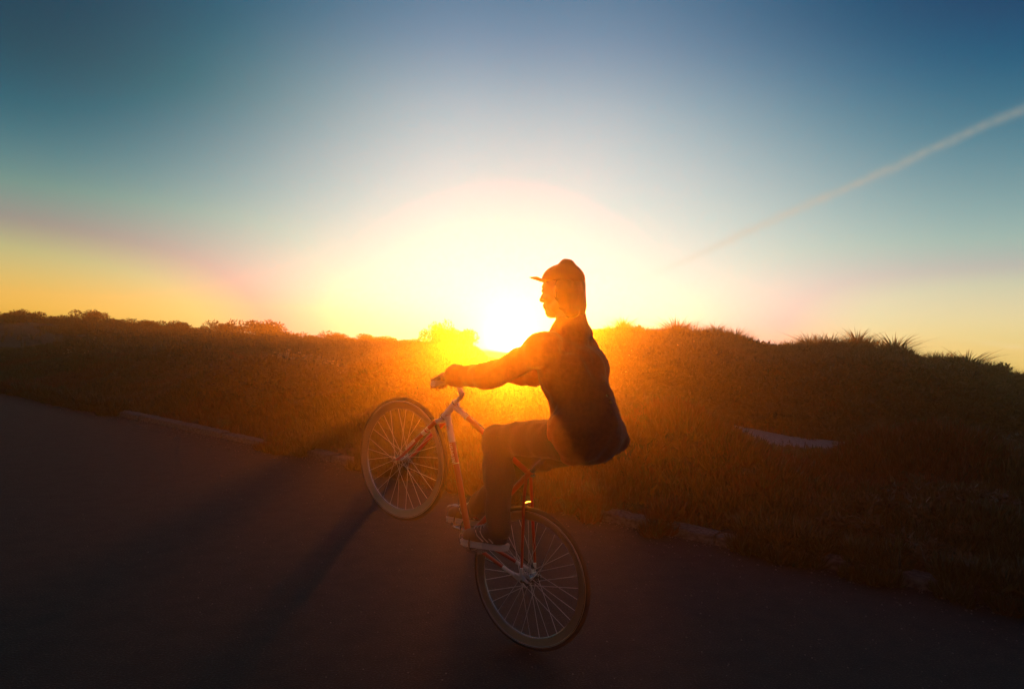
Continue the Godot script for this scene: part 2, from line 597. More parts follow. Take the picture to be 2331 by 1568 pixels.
func build_plants() -> void:
	var ice := []
	var tries := 0
	while ice.size() < 52000 and tries < 400000:
		tries += 1
		var q := rng.randf_range(-5.0, 24.0)
		var s := -0.3 + 10.0 * pow(rng.randf(), 1.35)
		var p := edge_point(q, s)
		if not sight(p.x, p.z): continue
		if path_gap(p.x, p.z) < 0.85 - 0.25 * rng.randf() and rng.randf() < 0.985: continue
		if s > 3.6 and path_gap(p.x, p.z) < 1.9 and rng.randf() < 0.5: continue
		var patch := bumps.get_noise_2d(p.x * 1.3 + 300, p.z * 1.3)
		if s < 0.24:
			if not covered(q) or s < -0.22 + 0.2 * absf(bumps.get_noise_1d(q * 9.0)) * 2.0: continue
		elif s < 0.45 and not covered(q) and rng.randf() < 0.7: continue
		elif s > 3.0 and patch < -0.1 and rng.randf() < 0.75: continue
		var y := H(p.x, p.z)
		if s < 0.24: y = 0.09 + 0.12 * smoothstep(-0.3, 0.24, s) * rng.randf()
		if s < -0.02: y = 0.05 * rng.randf()
		var sc := rng.randf_range(0.75, 1.35) * (1.0 + 0.06 * s)
		var b := Basis(Vector3.UP, rng.randf() * TAU) * Basis(Vector3.RIGHT, rng.randf_range(-0.3, 0.3))
		var red := clampf(0.5 + patch * 1.6 + rng.randf_range(-0.3, 0.3), 0, 1)
		var col := Color(0.07, 0.085, 0.028).lerp(Color(0.17, 0.05, 0.022), red * red)
		ice.append([Transform3D(b.scaled(Vector3.ONE * sc), Vector3(p.x, y - 0.005, p.z)), col * rng.randf_range(0.7, 1.25)])
	scatter("ice_plant", [iceplant_mesh(5), iceplant_mesh(6), iceplant_mesh(7)], ice, M.leaf, "low red and green ice plant matting the bank beside the road", "ground cover")

	var scrub := []
	tries = 0
	while scrub.size() < 17000 and tries < 300000:
		tries += 1
		var d := 6.0 + 33.0 * pow(rng.randf(), 0.85)
		var x := rng.randf_range(-0.9, 0.9) * d
		var s := past_edge(x, -d)
		if s < 0.9 or path_gap(x, -d) < (2.4 if x / d > 0.25 and d < 12.0 else 1.0): continue
		var px := 1165.5 + F * x / d
		var far := table(FARS, px)
		if d > far + 4.0: continue
		var patch := bumps.get_noise_2d(x * 0.9 + 100, -d * 0.9)
		if s < 6.0 and patch < (0.16 if s < 3.0 else -0.02): continue
		if s < 3.0 and rng.randf() < 0.4: continue
		var sc := rng.randf_range(0.5, 1.15) * (0.7 if d > far - 5.0 or s < 3.0 else 1.0)
		var b := Basis(Vector3.UP, rng.randf() * TAU)
		var col := Color(0.052, 0.06, 0.024).lerp(Color(0.12, 0.075, 0.03), clampf(0.4 + patch + rng.randf_range(-0.3, 0.3), 0, 1))
		scrub.append([Transform3D(b.scaled(Vector3(sc, sc * rng.randf_range(0.6, 1.0), sc)), Vector3(x, H(x, -d) - 0.02, -d)), col * rng.randf_range(0.7, 1.2)])
	for i in 240:
		var px := rng.randf_range(1370.0, 2420.0)
		var d := table(FARS, px) + rng.randf_range(-1.6, 0.8)
		var x := (px - 1165.5) / F * d
		var sc := rng.randf_range(0.45, 1.0) * (1.0 + 0.35 * bumps.get_noise_1d(px * 0.12))
		scrub.append([Transform3D(Basis(Vector3.UP, rng.randf() * TAU).scaled(Vector3(sc, sc * rng.randf_range(0.7, 1.25), sc)), Vector3(x, H(x, -d) - 0.05, -d)), Color(0.06, 0.055, 0.026) * rng.randf_range(0.7, 1.2)])
	scatter("dune_scrub", [scrub_mesh(11, 260, 0.42, 0.34, 0.085), scrub_mesh(12, 260, 0.42, 0.28, 0.085), scrub_mesh(13, 220, 0.36, 0.36, 0.085)], scrub, M.leaf, "low brown green scrub covering the dunes behind the road", "ground cover")

	var grass := []
	tries = 0
	while grass.size() < 9000 and tries < 200000:
		tries += 1
		var d := 8.0 + 30.0 * rng.randf()
		var x := rng.randf_range(-0.9, 0.9) * d
		var s := past_edge(x, -d)
		if s < 2.0 or path_gap(x, -d) < (2.6 if x / d > 0.25 and d < 12.0 else 0.95): continue
		var px := 1165.5 + F * x / d
		var far := table(FARS, px)
		if d > far + 3.0: continue
		var right := smoothstep(1250.0, 1420.0, px)
		if rng.randf() > 0.08 + 0.92 * right * smoothstep(10.0, 17.0, d): continue
		var sc := rng.randf_range(0.5, 1.0)
		var b := Basis(Vector3.UP, rng.randf() * TAU)
		var col := Color(0.085, 0.08, 0.034).lerp(Color(0.17, 0.13, 0.06), rng.randf())
		grass.append([Transform3D(b.scaled(Vector3.ONE * sc), Vector3(x, H(x, -d) - 0.03, -d)), col])
	scatter("dune_grass", [tuft_mesh(26, 0.42, 0.22, 0.007, 21), tuft_mesh(26, 0.36, 0.28, 0.007, 22)], grass, M.leaf, "thin grass growing over the dunes on the right", "grass")

	var weeds := []
	while weeds.size() < 420:
		var q := rng.randf_range(-3.0, 16.0)
		var p := edge_point(q, 0.25 + 6.5 * pow(rng.randf(), 1.6))
		if not sight(p.x, p.z) or path_gap(p.x, p.z) < 1.0: continue
		if bumps.get_noise_2d(p.x * 1.7 + 40, p.z * 1.7) < 0.0: continue
		weeds.append([Transform3D(Basis(Vector3.UP, rng.randf() * TAU).scaled(Vector3.ONE * rng.randf_range(0.45, 1.0)), Vector3(p.x, H(p.x, p.z) - 0.01, p.z)), Color(0.13, 0.10, 0.045) * rng.randf_range(0.6, 1.2)])
	scatter("weeds", [tuft_mesh(16, 0.38, 0.20, 0.004, 51), tuft_mesh(11, 0.46, 0.15, 0.0035, 52), scrub_mesh(53, 150, 0.17, 0.22, 0.06)], weeds, M.leaf, "thin dry weeds standing up through the ice plant beside the road", "weeds")
	var grit := []
	while grit.size() < 5200:
		var q := rng.randf_range(-3.0, 15.0)
		var s := -3.6 * pow(rng.randf(), 2.6) - 0.01
		var p := edge_point(q, s)
		if not sight(p.x, p.z): continue
		var k := rng.randf_range(0.35, 1.0) * (1.0 if s > -0.5 else 0.6)
		grit.append([Transform3D(Basis.from_euler(Vector3(rng.randf() * TAU, rng.randf() * TAU, 0)).scaled(Vector3(k, k * 0.7, k)), Vector3(p.x, 0.014, p.z)), Color(1, 1, 1) * rng.randf_range(0.35, 1.3)])
	var gs := SphereMesh.new()
	gs.radius = 0.009
	gs.height = 0.016
	gs.radial_segments = 6
	gs.rings = 3
	scatter("road_grit", [gs], grit, M.grit, "loose grit and pebbles lying along the edge of the road", "grit")

	# pale seed heads that catch the last sun
	var heads := []
	for patch in [[608, 795, 12.0, 12.8, 34], [150, 350, 19.0, 20.6, 34], [770, 1000, 13.0, 18.0, 20], [1380, 1700, 13.0, 19.0, 20]]:
		for i in patch[4]:
			var px := rng.randf_range(patch[0], patch[1])
			var d := rng.randf_range(patch[2], patch[3])
			var x := (px - 1165.5) / F * d
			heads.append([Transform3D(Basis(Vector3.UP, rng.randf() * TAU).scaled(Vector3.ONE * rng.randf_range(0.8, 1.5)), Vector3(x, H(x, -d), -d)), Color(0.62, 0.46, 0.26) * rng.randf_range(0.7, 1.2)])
	var hs := st_new()
	for i in 2:
		var a := TAU * i / 2 + 0.4
		var d := Vector3(cos(a), 0, sin(a))
		blade(hs, d * 0.02, d, 0.15 + 0.03 * i, 0.03, 0.0012, 0.0)
		var t := d * (0.02 + 0.03) + Vector3.UP * (0.145 + 0.03 * i)
		for k in 5:
			var e := Vector3(cos(k * 1.3), 0.6, sin(k * 1.3)).normalized()
			tri(hs, t - e * 0.008, t + e * 0.02 + d * 0.006, t + e * 0.018 - Vector3.UP * 0.022)
	scatter("seed_heads", [done(hs)], heads, M.leaf, "pale dry seed heads glinting in the low sun on the banks", "grass")

	# single tufts along the crest of the right-hand dune
	var tufts := [tuft_mesh(190, 0.50, 0.5, 0.010, 31), tuft_mesh(170, 0.44, 0.6, 0.010, 32), tuft_mesh(210, 0.54, 0.46, 0.010, 33)]
	var spots := [1392, 1418, 1447, 1476, 1507, 1538, 1556, 1580, 1604, 1628, 1650, 1672, 1700, 1736, 1768, 1794, 1820, 1842, 1866, 1890, 1914, 1934, 1950, 1972, 2008, 2036, 2058, 2090, 2124, 2148, 2172, 2204, 2240, 2276, 2310]
	var big := {1538: 1.25, 1556: 1.3, 1580: 1.2, 1842: 1.2, 1866: 1.25, 1890: 1.2, 1950: 1.1, 2036: 1.3, 2148: 1.3, 2172: 1.2, 2204: 1.35, 1418: 1.1, 1672: 1.2}
	for px in spots:
		var d := table(FARS, px) + rng.randf_range(-0.8, 0.6)
		var x: float = (px - 1165.5) / F * d
		var label := "%s tuft of spiky dune grass from the rider's back along the right-hand crest" % nth(spots.find(px))
		var group := "grass tufts along the right-hand crest"
		if px == 1950: label = "tallest grass tuft on the right crest, leaning right above the slope down"
		if px == 2036: label = "lone grass tuft on the knoll between two dips at the right"
		var t := thing("grass_tuft", label, "grass tuft", Vector3(x, H(x, -d) + 0.08, -d), group)
		t.rotation.y = rng.randf() * TAU
		var k: float = big.get(px, 0.85) * rng.randf_range(0.85, 1.15)
		t.scale = Vector3(k * 1.25, k * (1.2 if px == 1950 else 0.95), k * 1.25)
		put("blades", tufts[rng.randi() % 3], M.dry, t)

	# shrubs along the far crest on the left
	var shrubs := [[20, 0.9, 0.55], [58, 1.0, 0.6], [140, 0.9, 0.5], [212, 1.1, 0.75], [238, 0.9, 0.5], [300, 1.5, 0.5], [372, 1.0, 0.5], [404, 1.1, 0.6], [432, 0.9, 0.5], [462, 1.0, 0.6], [494, 1.3, 0.9], [520, 1.1, 0.7], [600, 1.3, 1.05], [626, 1.4, 0.95], [652, 1.2, 0.7], [700, 1.1, 0.6], [738, 1.1, 0.6], [776, 1.1, 0.65], [850, 1.1, 0.6], [886, 1.0, 0.6], [930, 1.0, 0.55], [985, 1.05, 1.35], [1012, 0.9, 0.8], [1034, 1.1, 0.95], [1056, 1.0, 0.9]]
	var crowns := [scrub_mesh(41, 2600, 0.8, 1.0, 0.09), scrub_mesh(42, 2600, 0.8, 1.0, 0.09), scrub_mesh(43, 2600, 0.8, 1.0, 0.09)]
	var stems := st_new()
	for i in 5:
		var a := i * 1.25
		tube(stems, [Vector3(0.03 * cos(a), 0, 0.03 * sin(a)), Vector3(0.16 * cos(a), 0.25, 0.16 * sin(a)), Vector3(0.4 * cos(a), 0.6, 0.4 * sin(a))], [0.025, 0.018, 0.008], 5, false)
	var stem_mesh := done(stems)
	var special := {985: "tallest dark rounded shrub left of the sun on the far crest", 600: "peaked shrub standing highest in the left-hand clump on the far crest", 212: "small upright shrub sticking up near the left end of the far crest", 1056: "shrub beside the sun's glare at the right end of the far shrub row", 494: "broad shrub on a rise halfway along the left far crest"}
	for s in shrubs:
		var px: float = s[0]
		var d := table(FARS, px) - rng.randf_range(0.0, 2.0)
		var x := (px - 1165.5) / F * d
		var t := thing("shrub", special.get(s[0], "%s low shrub from the left end of the row along the far left crest" % nth(shrubs.find(s))), "shrub", Vector3(x, H(x, -d) - 0.08, -d), "shrubs along the far left crest")
		t.rotation.y = rng.randf() * TAU
		t.scale = Vector3(s[1], s[2] * 0.85, s[1])
		put("crown", crowns[rng.randi() % 3], M.shrub, t)
		put("stem", stem_mesh, M.bark, t)

	# thin posts that carry a wire beyond the crest
	var tops := []
	for p in [[826, 762, 37.0], [863, 777, 38.0], [640, 758, 37.5]]:
		var d: float = p[2]
		var top := P(p[0], p[1], d)
		var base := H(top.x, -d) - 0.2
		tops.append(top)
		var t := thing("utility_post", ["thin post with a short crossbar standing above the far crest", "shorter bare post just right of the crossbar post on the far crest", "leftmost thin post carrying the wire over the far shrubs"][tops.size() - 1], "post", Vector3(top.x, base, top.z))
		put("pole", bar(Vector3.ZERO, Vector3(0, top.y - base, 0), 0.035, 0.028, 6), M.bark, t)
		if p[0] != 863:
			var cb := st_new()
			box(cb, Vector3(0, top.y - base - 0.12, 0), Vector3(0.4, 0.05, 0.05))
			put("crossbar", done(cb), M.bark, t)
	var wst := st_new()
	var wp := []
	for i in 13:
		var f := i / 12.0
		wp.append(tops[2].lerp(tops[0], f) - Vector3(0, 0.12 + 0.35 * f * (1 - f), 0))
	tube(wst, wp, [0.008], 4, false)
	tag(put("wire", done(wst), M.bark, self), "thin wire strung between two posts over the far left shrubs", "wire")

# ------------------------------------------------------------------ bicycle
func wheel_into(w: Node3D, front: bool) -> void:
	var st := st_new()
	var pts := []
	var n := 72
	for i in n:
		pts.append(Vector3(cos(TAU * i / n), sin(TAU * i / n), 0) * 0.3325)
	tube(st, pts, [0.0125], 10, false, true)
	put("tyre", done(st), M.rubber, w)
	st = st_new()
	lathe_z(st, [Vector2(0.2815, -0.004), Vector2(0.322, -0.0115), Vector2(0.3265, -0.0105), Vector2(0.3265, 0.0105), Vector2(0.322, 0.0115), Vector2(0.2815, 0.004), Vector2(0.2795, 0.0)], 96, Vector3.ZERO, true)
	var rim := put("rim", done(st), M.rim, w)
	for e in [[0.2825, 0.0045], [0.3215, 0.0118]]:
		for sd in [-1.0, 1.0]:
			st = st_new()
			var edge := []
			for i in 72: edge.append(Vector3(cos(TAU * i / 72) * e[0], sin(TAU * i / 72) * e[0], e[1] * sd))
			tube(st, edge, [0.0017], 6, false, true)
			put("rim_edge", done(st), M.chrome, rim)
	st = st_new()
	var hw := 0.05 if front else 0.058
	var fl := 0.024 if front else 0.032
	lathe_z(st, [Vector2(0.0, hw), Vector2(0.006, hw), Vector2(0.007, 0.036), Vector2(fl, 0.034), Vector2(fl, 0.030), Vector2(0.014, 0.026), Vector2(0.012, 0.0), Vector2(0.014, -0.026), Vector2(fl, -0.030), Vector2(fl, -0.034), Vector2(0.007, -0.036), Vector2(0.006, -hw), Vector2(0.0, -hw)], 28)
	put("hub", done(st), M.chrome, w)
	for k in (28 if front else 32):
		var total := 28 if front else 32
		var a := TAU * k / total + 0.05
		var sd := 1.0 if k % 2 == 0 else -1.0
		var cross := 0.95 if (k / 2) % 2 == 0 else -0.95
		var p0 := Vector3(cos(a + cross), sin(a + cross), 0) * (fl - 0.003) + Vector3(0, 0, 0.032 * sd)
		var p1 := Vector3(cos(a), sin(a), 0) * 0.283
		put("spoke", bar(p0, p1, 0.0011, 0.0011, 5), M.spoke, w)
	var vs := Vector3(cos(2.4), sin(2.4), 0)
	put("valve", bar(vs * 0.28, vs * 0.245, 0.003, 0.002, 6), M.chrome, w)

func pedal_into(p: Node3D) -> void:
	# x forward, y up, z to the right; with toe clip and strap
	var st := st_new()
	tube(st, [Vector3(0, 0, -0.05), Vector3(0, 0, 0.05)], [0.008], 8)
	for x in [-0.032, 0.032]:
		box(st, Vector3(x, 0, 0), Vector3(0.004, 0.024, 0.088))
		for i in 5: box(st, Vector3(x, 0.014, -0.036 + 0.018 * i), Vector3(0.004, 0.007, 0.008))
	for z in [-0.044, 0.044]:
		box(st, Vector3(0, 0, z), Vector3(0.062, 0.014, 0.004))
	put("cage", done(st), M.chrome, p)
	st = st_new()
	for z in [-0.022, 0.022]:
		tube(st, [Vector3(0.034, 0.0, z), Vector3(0.075, 0.004, z), Vector3(0.105, 0.03, z * 0.9), Vector3(0.108, 0.058, z * 0.7), Vector3(0.085, 0.078, z * 0.5), Vector3(0.03, 0.088, z * 0.4)], [0.003], 6)
	tube(st, [Vector3(0.108, 0.058, -0.016), Vector3(0.112, 0.06, 0.0), Vector3(0.108, 0.058, 0.016)], [0.003], 6)
	put("toe_clip", done(st), M.chrome, p)
	st = st_new()
	var ring := []
	for i in 20:
		var a := TAU * i / 20
		ring.append(Vector3(0.012, 0.04 + 0.052 * sin(a), 0.055 * cos(a)))
	tube(st, ring, [0.0035], 5, false, true)
	put("strap", done(st), M.strap, p)

func build_bicycle() -> Node3D:
	var b := thing("bicycle", "red and white track bicycle rearing up on its back wheel", "bicycle", Vector3(0.0855, 0.351, -3.5))
	var ph := deg_to_rad(29.6)
	var fw := HEAD * cos(ph) + Vector3.UP * sin(ph)
	var up := -HEAD * sin(ph) + Vector3.UP * cos(ph)
	b.basis = Basis(fw, up, -LEFT).orthonormalized()
	var rear := Node3D.new()
	rear.name = "rear_wheel"
	b.add_child(rear)
	wheel_into(rear, false)
	var front := Node3D.new()
	front.name = "front_wheel"
	b.add_child(front)
	front.position = Vector3(1.01, 0, 0)
	wheel_into(front, true)

	var bb := Vector3(0.405, -0.065, 0)
	var seat := Vector3(0.25, 0.44, 0)
	var ht := Vector3(0.822, 0.49, 0)
	var hb := Vector3(0.856, 0.375, 0)
	var steer := (ht - hb).normalized()
	var st := st_new()
	tube(st, [bb, seat + (seat - bb).normalized() * 0.02], [0.0145], 14)
	tube(st, [bb, hb + steer * 0.03], [0.0165], 14)
	tube(st, [seat, ht - steer * 0.025], [0.014], 14)
	tube(st, [bb + Vector3(0, 0, -0.036), bb + Vector3(0, 0, 0.036)], [0.0195], 16)
	for s in [-1.0, 1.0]:
		tube(st, [seat + Vector3(0.004, 0.0, 0.016 * s), Vector3(0.2, 0.335, 0.032 * s), Vector3(0.035, 0.052, 0.055 * s)], [0.008, 0.008, 0.0065], 10)
		tube(st, [bb + Vector3(-0.01, 0, 0.018 * s), Vector3(0.3, -0.052, 0.042 * s), Vector3(0.115, -0.018, 0.055 * s)], [0.011, 0.0105, 0.008], 10)
	tube(st, [Vector3(0.188, 0.31, -0.03), Vector3(0.188, 0.31, 0.03)], [0.005], 8)
	var frame := put("frame", done(st), M.red, b)
	put("head_tube", bar(hb, ht, 0.0185, -1, 18), M.white, frame)
	st = st_new()
	lathe_z(st, [Vector2(0.014, 0.0), Vector2(0.022, 0.0), Vector2(0.022, 0.006), Vector2(0.016, 0.01)], 20)
	var side := Vector3(0, 0, 1).cross(steer).normalized()
	put("headset_cup", done(st), M.chrome, frame, Transform3D(Basis(side, steer.cross(side), steer), hb - steer * 0.002))
	st = st_new()
	lathe_z(st, [Vector2(0.016, 0.108), Vector2(0.022, 0.112), Vector2(0.022, 0.12), Vector2(0.012, 0.124)], 20)
	put("headset_cup", done(st), M.chrome, frame, Transform3D(Basis(side, steer.cross(side), steer), hb - steer * 0.002))
	var dt := (bb - hb - steer * 0.03)
	var d0 := hb + steer * 0.03
	put("down_tube_panel", bar(d0 + dt * 0.02, d0 + dt * 0.24, 0.0172, -1, 16), M.white, frame)
	put("band", bar(d0 + dt * 0.41, d0 + dt * 0.415, 0.0169, -1, 16), M.white, frame)
	var tt := (ht - steer * 0.025 - seat)
	put("top_tube_panel", bar(seat + tt * 0.80, seat + tt * 0.985, 0.0147, -1, 16), M.white, frame)
	put("cable", bar(seat + tt * 0.55 + Vector3(0, 0.019, -0.004), seat + tt * 0.97 + Vector3(0, 0.019, -0.004), 0.0022, -1, 6), M.chrome, frame)
	# stays end in plated sleeves and dropouts
	for s in [-1.0, 1.0]:
		st = st_new()
		tube(st, [Vector3(0.125, -0.02, 0.0552 * s), Vector3(0.05, -0.006, 0.0565 * s)], [0.0092, 0.0085], 10)
		tube(st, [Vector3(0.034, 0.049, 0.0552 * s), Vector3(0.018, 0.02, 0.0565 * s)], [0.0075, 0.007], 10)
		var zz: float = 0.0565 * s
		var plate := [Vector2(0.055, 0.004), Vector2(0.055, -0.016), Vector2(0.012, -0.014), Vector2(-0.03, -0.018), Vector2(-0.034, -0.011), Vector2(-0.004, -0.006), Vector2(-0.004, 0.006), Vector2(-0.03, 0.009), Vector2(-0.026, 0.017), Vector2(0.008, 0.024), Vector2(0.022, 0.024), Vector2(0.026, 0.01)]
		var pv := PackedVector2Array(plate)
		var ids := Geometry2D.triangulate_polygon(pv)
		for i in range(0, ids.size(), 3):
			for f in [-1.0, 1.0]:
				tri(st, Vector3(pv[ids[i]].x, pv[ids[i]].y, zz + 0.003 * f), Vector3(pv[ids[i + 1]].x, pv[ids[i + 1]].y, zz + 0.003 * f), Vector3(pv[ids[i + 2]].x, pv[ids[i + 2]].y, zz + 0.003 * f), Vector3(0, 0, f))
		for i in pv.size():
			var a := pv[i]
			var c := pv[(i + 1) % pv.size()]
			quad(st, Vector3(a.x, a.y, zz - 0.003), Vector3(c.x, c.y, zz - 0.003), Vector3(c.x, c.y, zz + 0.003), Vector3(a.x, a.y, zz + 0.003))
		put("dropout", done(st), M.plated, frame)
		st = st_new()
		lathe_z(st, [Vector2(0.0, 0.066 * s), Vector2(0.0085, 0.066 * s), Vector2(0.0085, 0.0595 * s), Vector2(0.012, 0.0592 * s)] if s > 0 else [Vector2(0.012, -0.0592), Vector2(0.0085, -0.0595), Vector2(0.0085, -0.066), Vector2(0.0, -0.066)], 6)
		put("axle_nut", done(st), M.chrome, rear)
		st = st_new()
		lathe_z(st, [Vector2(0.0, 0.062 * s), Vector2(0.008, 0.062 * s), Vector2(0.008, 0.055 * s)] if s > 0 else [Vector2(0.008, -0.055), Vector2(0.008, -0.062), Vector2(0.0, -0.062)], 6)
		put("axle_nut", done(st), M.chrome, front)
	# lettering down the tube and on the fork blade
	var ax := dt.normalized()
	var tm := TextMesh.new()
	var font := SystemFont.new()
	font.font_names = PackedStringArray(["Droid Sans"])
	font.font_weight = 700
	tm.font = font
	tm.text = "USAGIN"
	tm.font_size = 32
	tm.pixel_size = 0.00085
	tm.depth = 0.0008
	var off := Vector3(0, 0, -0.0169)
	var lp := d0 + dt * 0.325 + off
	var lz := Vector3(0, 0, -1)
	put("lettering", tm, M.white, frame, Transform3D(Basis(ax, lz.cross(ax), lz), lp))
	st = st_new()
	var em := []
	for i in 20: em.append(Vector3(0.0105 * cos(TAU * i / 20), 0.0105 * sin(TAU * i / 20), 0))
	tube(st, em, [0.0012], 5, false, true)
	put("emblem", done(st), M.red, frame, Transform3D(Basis(ax, lz.cross(ax), lz), d0 + dt * 0.12 + Vector3(0, 0, -0.0176)))

	# fork
	var crown := hb - steer * 0.03
	var fork := Node3D.new()
	fork.name = "fork"
	b.add_child(fork)
	st = st_new()
	tube(st, [crown + Vector3(0, 0, -0.045), crown + Vector3(0, 0, 0.045)], [0.013], 12)
	tube(st, [crown, hb], [0.016], 12)
	put("fork_crown", done(st), M.white, fork)
	for s in [-1.0, 1.0]:
		var q0: Vector3 = crown + Vector3(0, 0, 0.043 * s)
		var q1 := Vector3(0.955, 0.075, 0.047 * s)
		var q2 := Vector3(1.004, 0.006, 0.05 * s)
		var bl := put("blade", bar(q0, q0.lerp(q2, 0.5), 0.0135, 0.012), M.red, fork)
		st = st_new()
		tube(st, [q0.lerp(q2, 0.5), q0.lerp(q2, 0.85) + Vector3(-0.008, -0.004, 0), q2], [0.012, 0.009, 0.007], 12)
		put("blade_tip", done(st), M.red, fork)
		st = st_new()
		box(st, q2 + Vector3(0.006, -0.008, 0), Vector3(0.028, 0.026, 0.006))
		put("fork_end", done(st), M.plated, fork)
		if s < 0:
			var fd := (q2 - q0).normalized()
			put("band", bar(q0.lerp(q2, 0.16), q0.lerp(q2, 0.175), 0.0139), M.white, fork)
			put("band", bar(q0.lerp(q2, 0.19), q0.lerp(q2, 0.205), 0.0138), M.white, fork)
			put("band", bar(q0.lerp(q2, 0.235), q0.lerp(q2, 0.31), 0.0136, 0.0135), M.white, fork)
			var t2: TextMesh = tm.duplicate()
			t2.pixel_size = 0.00075
			var lx := -fd
			put("lettering", t2, M.white, fork, Transform3D(Basis(lx, lz.cross(lx), lz), q0.lerp(q2, 0.60) + Vector3(0.001, 0.0, -0.0125)))

	# stem, bar and grips
	var top := ht + steer * 0.055
	var clamp_at := Vector3(0.872, 0.588, 0)
	st = st_new()
	tube(st, [ht, top + steer * 0.012], [0.0112], 14)
	tube(st, [top, clamp_at], [0.0145, 0.0145], 14)
	tube(st, [clamp_at + Vector3(0, 0, -0.024), clamp_at + Vector3(0, 0, 0.024)], [0.0195], 16)
	var stem := put("stem", done(st), M.plated, b)
	put("stem_bolt", bar(top + steer * 0.012, top + steer * 0.022, 0.007, 0.005, 6), M.chrome, stem)
	put("clamp_bolt", bar(clamp_at + Vector3(-0.024, -0.012, -0.012), clamp_at + Vector3(-0.024, -0.012, 0.012), 0.005, -1, 6), M.chrome, stem)
	st = st_new()
	tube(st, [clamp_at + Vector3(-0.02, 0.006, -0.2), clamp_at + Vector3(-0.008, 0.006, -0.1), clamp_at + Vector3(0, 0, -0.03), clamp_at + Vector3(0, 0, 0.03), clamp_at + Vector3(-0.008, 0.006, 0.1), clamp_at + Vector3(-0.02, 0.006, 0.2)], [0.0125], 12)
	var hbars := put("handlebar", done(st), M.chrome, b)
	for s in [-1.0, 1.0]:
		put("grip", bar(clamp_at + Vector3(-0.021, 0.006, 0.206 * s), clamp_at + Vector3(-0.010, 0.006, 0.11 * s), 0.0155), M.white, hbars)

	# saddle
	put("seat_post", bar(seat - (seat - bb).normalized() * 0.02, Vector3(0.176, 0.672, 0), 0.0134), M.chrome, b)
	put("seat_clamp", bar(seat + Vector3(-0.024, 0.004, -0.014), seat + Vector3(-0.024, 0.004, 0.014), 0.006), M.chrome, frame)
	var sad := [[Vector3(0.30, 0.703, 0), Vector3(0.20, 0.71, 0), 0.018, 0.022], [Vector3(0.20, 0.71, 0), Vector3(0.06, 0.718, -0.035), 0.02, 0.03], [Vector3(0.20, 0.71, 0), Vector3(0.06, 0.718, 0.035), 0.02, 0.03], [Vector3(0.06, 0.718, -0.035), Vector3(0.06, 0.718, 0.035), 0.03, 0.03]]
	var saddle := put("saddle", field(sad, 0.006, 0.02), M.black, b)
	st = st_new()
	for s in [-1.0, 1.0]:
		tube(st, [Vector3(0.285, 0.69, 0.006 * s), Vector3(0.22, 0.672, 0.02 * s), Vector3(0.13, 0.672, 0.022 * s), Vector3(0.055, 0.695, 0.04 * s)], [0.0035], 6)
	put("saddle_rail", done(st), M.chrome, saddle)

	# cranks, chainring, chain, cog
	var cdir := Vector3(-0.15, 0.07, 0).normalized()
	st = st_new()
	lathe_z(st, [Vector2(0.086, 0.040), Vector2(0.093, 0.040), Vector2(0.093, 0.043), Vector2(0.086, 0.043)], 48, bb, true)
	for i in 5:
		var a := TAU * i / 5 + 0.3
		tube(st, [bb + Vector3(0, 0, 0.043), bb + Vector3(cos(a) * 0.087, sin(a) * 0.087, 0.0415)], [0.008, 0.005], 6)
	for i in 48:
		var a := TAU * i / 48
		box(st, bb + Vector3(cos(a) * 0.0945, sin(a) * 0.0945, 0.0415), Vector3(0.006, 0.005, 0.002), Basis(Vector3(0, 0, 1), a))
	put("chainring", done(st), M.chrome, b)
	st = st_new()
	lathe_z(st, [Vector2(0.012, 0.040), Vector2(0.031, 0.040), Vector2(0.033, 0.0415), Vector2(0.031, 0.043), Vector2(0.012, 0.043)], 30, Vector3.ZERO, true)
	put("cog", done(st), M.chrome, rear)
	st = st_new()
	var loop := []
	for i in 17:
		var a := PI / 2 - PI * i / 16.0
		loop.append(bb + Vector3(cos(a) * 0.096, sin(a) * 0.096, 0.0415))
	for i in 11:
		var a := -PI / 2 - PI * i / 10.0
		loop.append(Vector3(cos(a) * 0.034, sin(a) * 0.034, 0.0415))
	tube(st, loop, [0.0042], 6, false, true)
	put("chain", done(st), M.black, b)
	for s in [-1.0, 1.0]:
		var tip: Vector3 = bb + cdir * 0.165 * (-s) + Vector3(0, 0, 0.066 * s)
		var cr := put("crank", bar(bb + Vector3(0, 0, 0.05 * s), tip, 0.014, 0.010, 10), M.chrome, b)
		put("crank_bolt", bar(bb + Vector3(0, 0, 0.05 * s), bb + Vector3(0, 0, 0.066 * s), 0.011, 0.009, 10), M.chrome, cr)
		var pd := Node3D.new()
		pd.name = "pedal"
		b.add_child(pd, true)
		# pedals stay level under the feet
		var lvl := Basis(HEAD, Vector3.UP, -LEFT)
		pd.transform = Transform3D(b.basis.inverse() * lvl * Basis(Vector3(0, 0, 1), 0.02 if s < 0 else 0.3), tip + Vector3(0, 0, 0.06 * s))
		pedal_into(pd)
	lean(b)
	return b

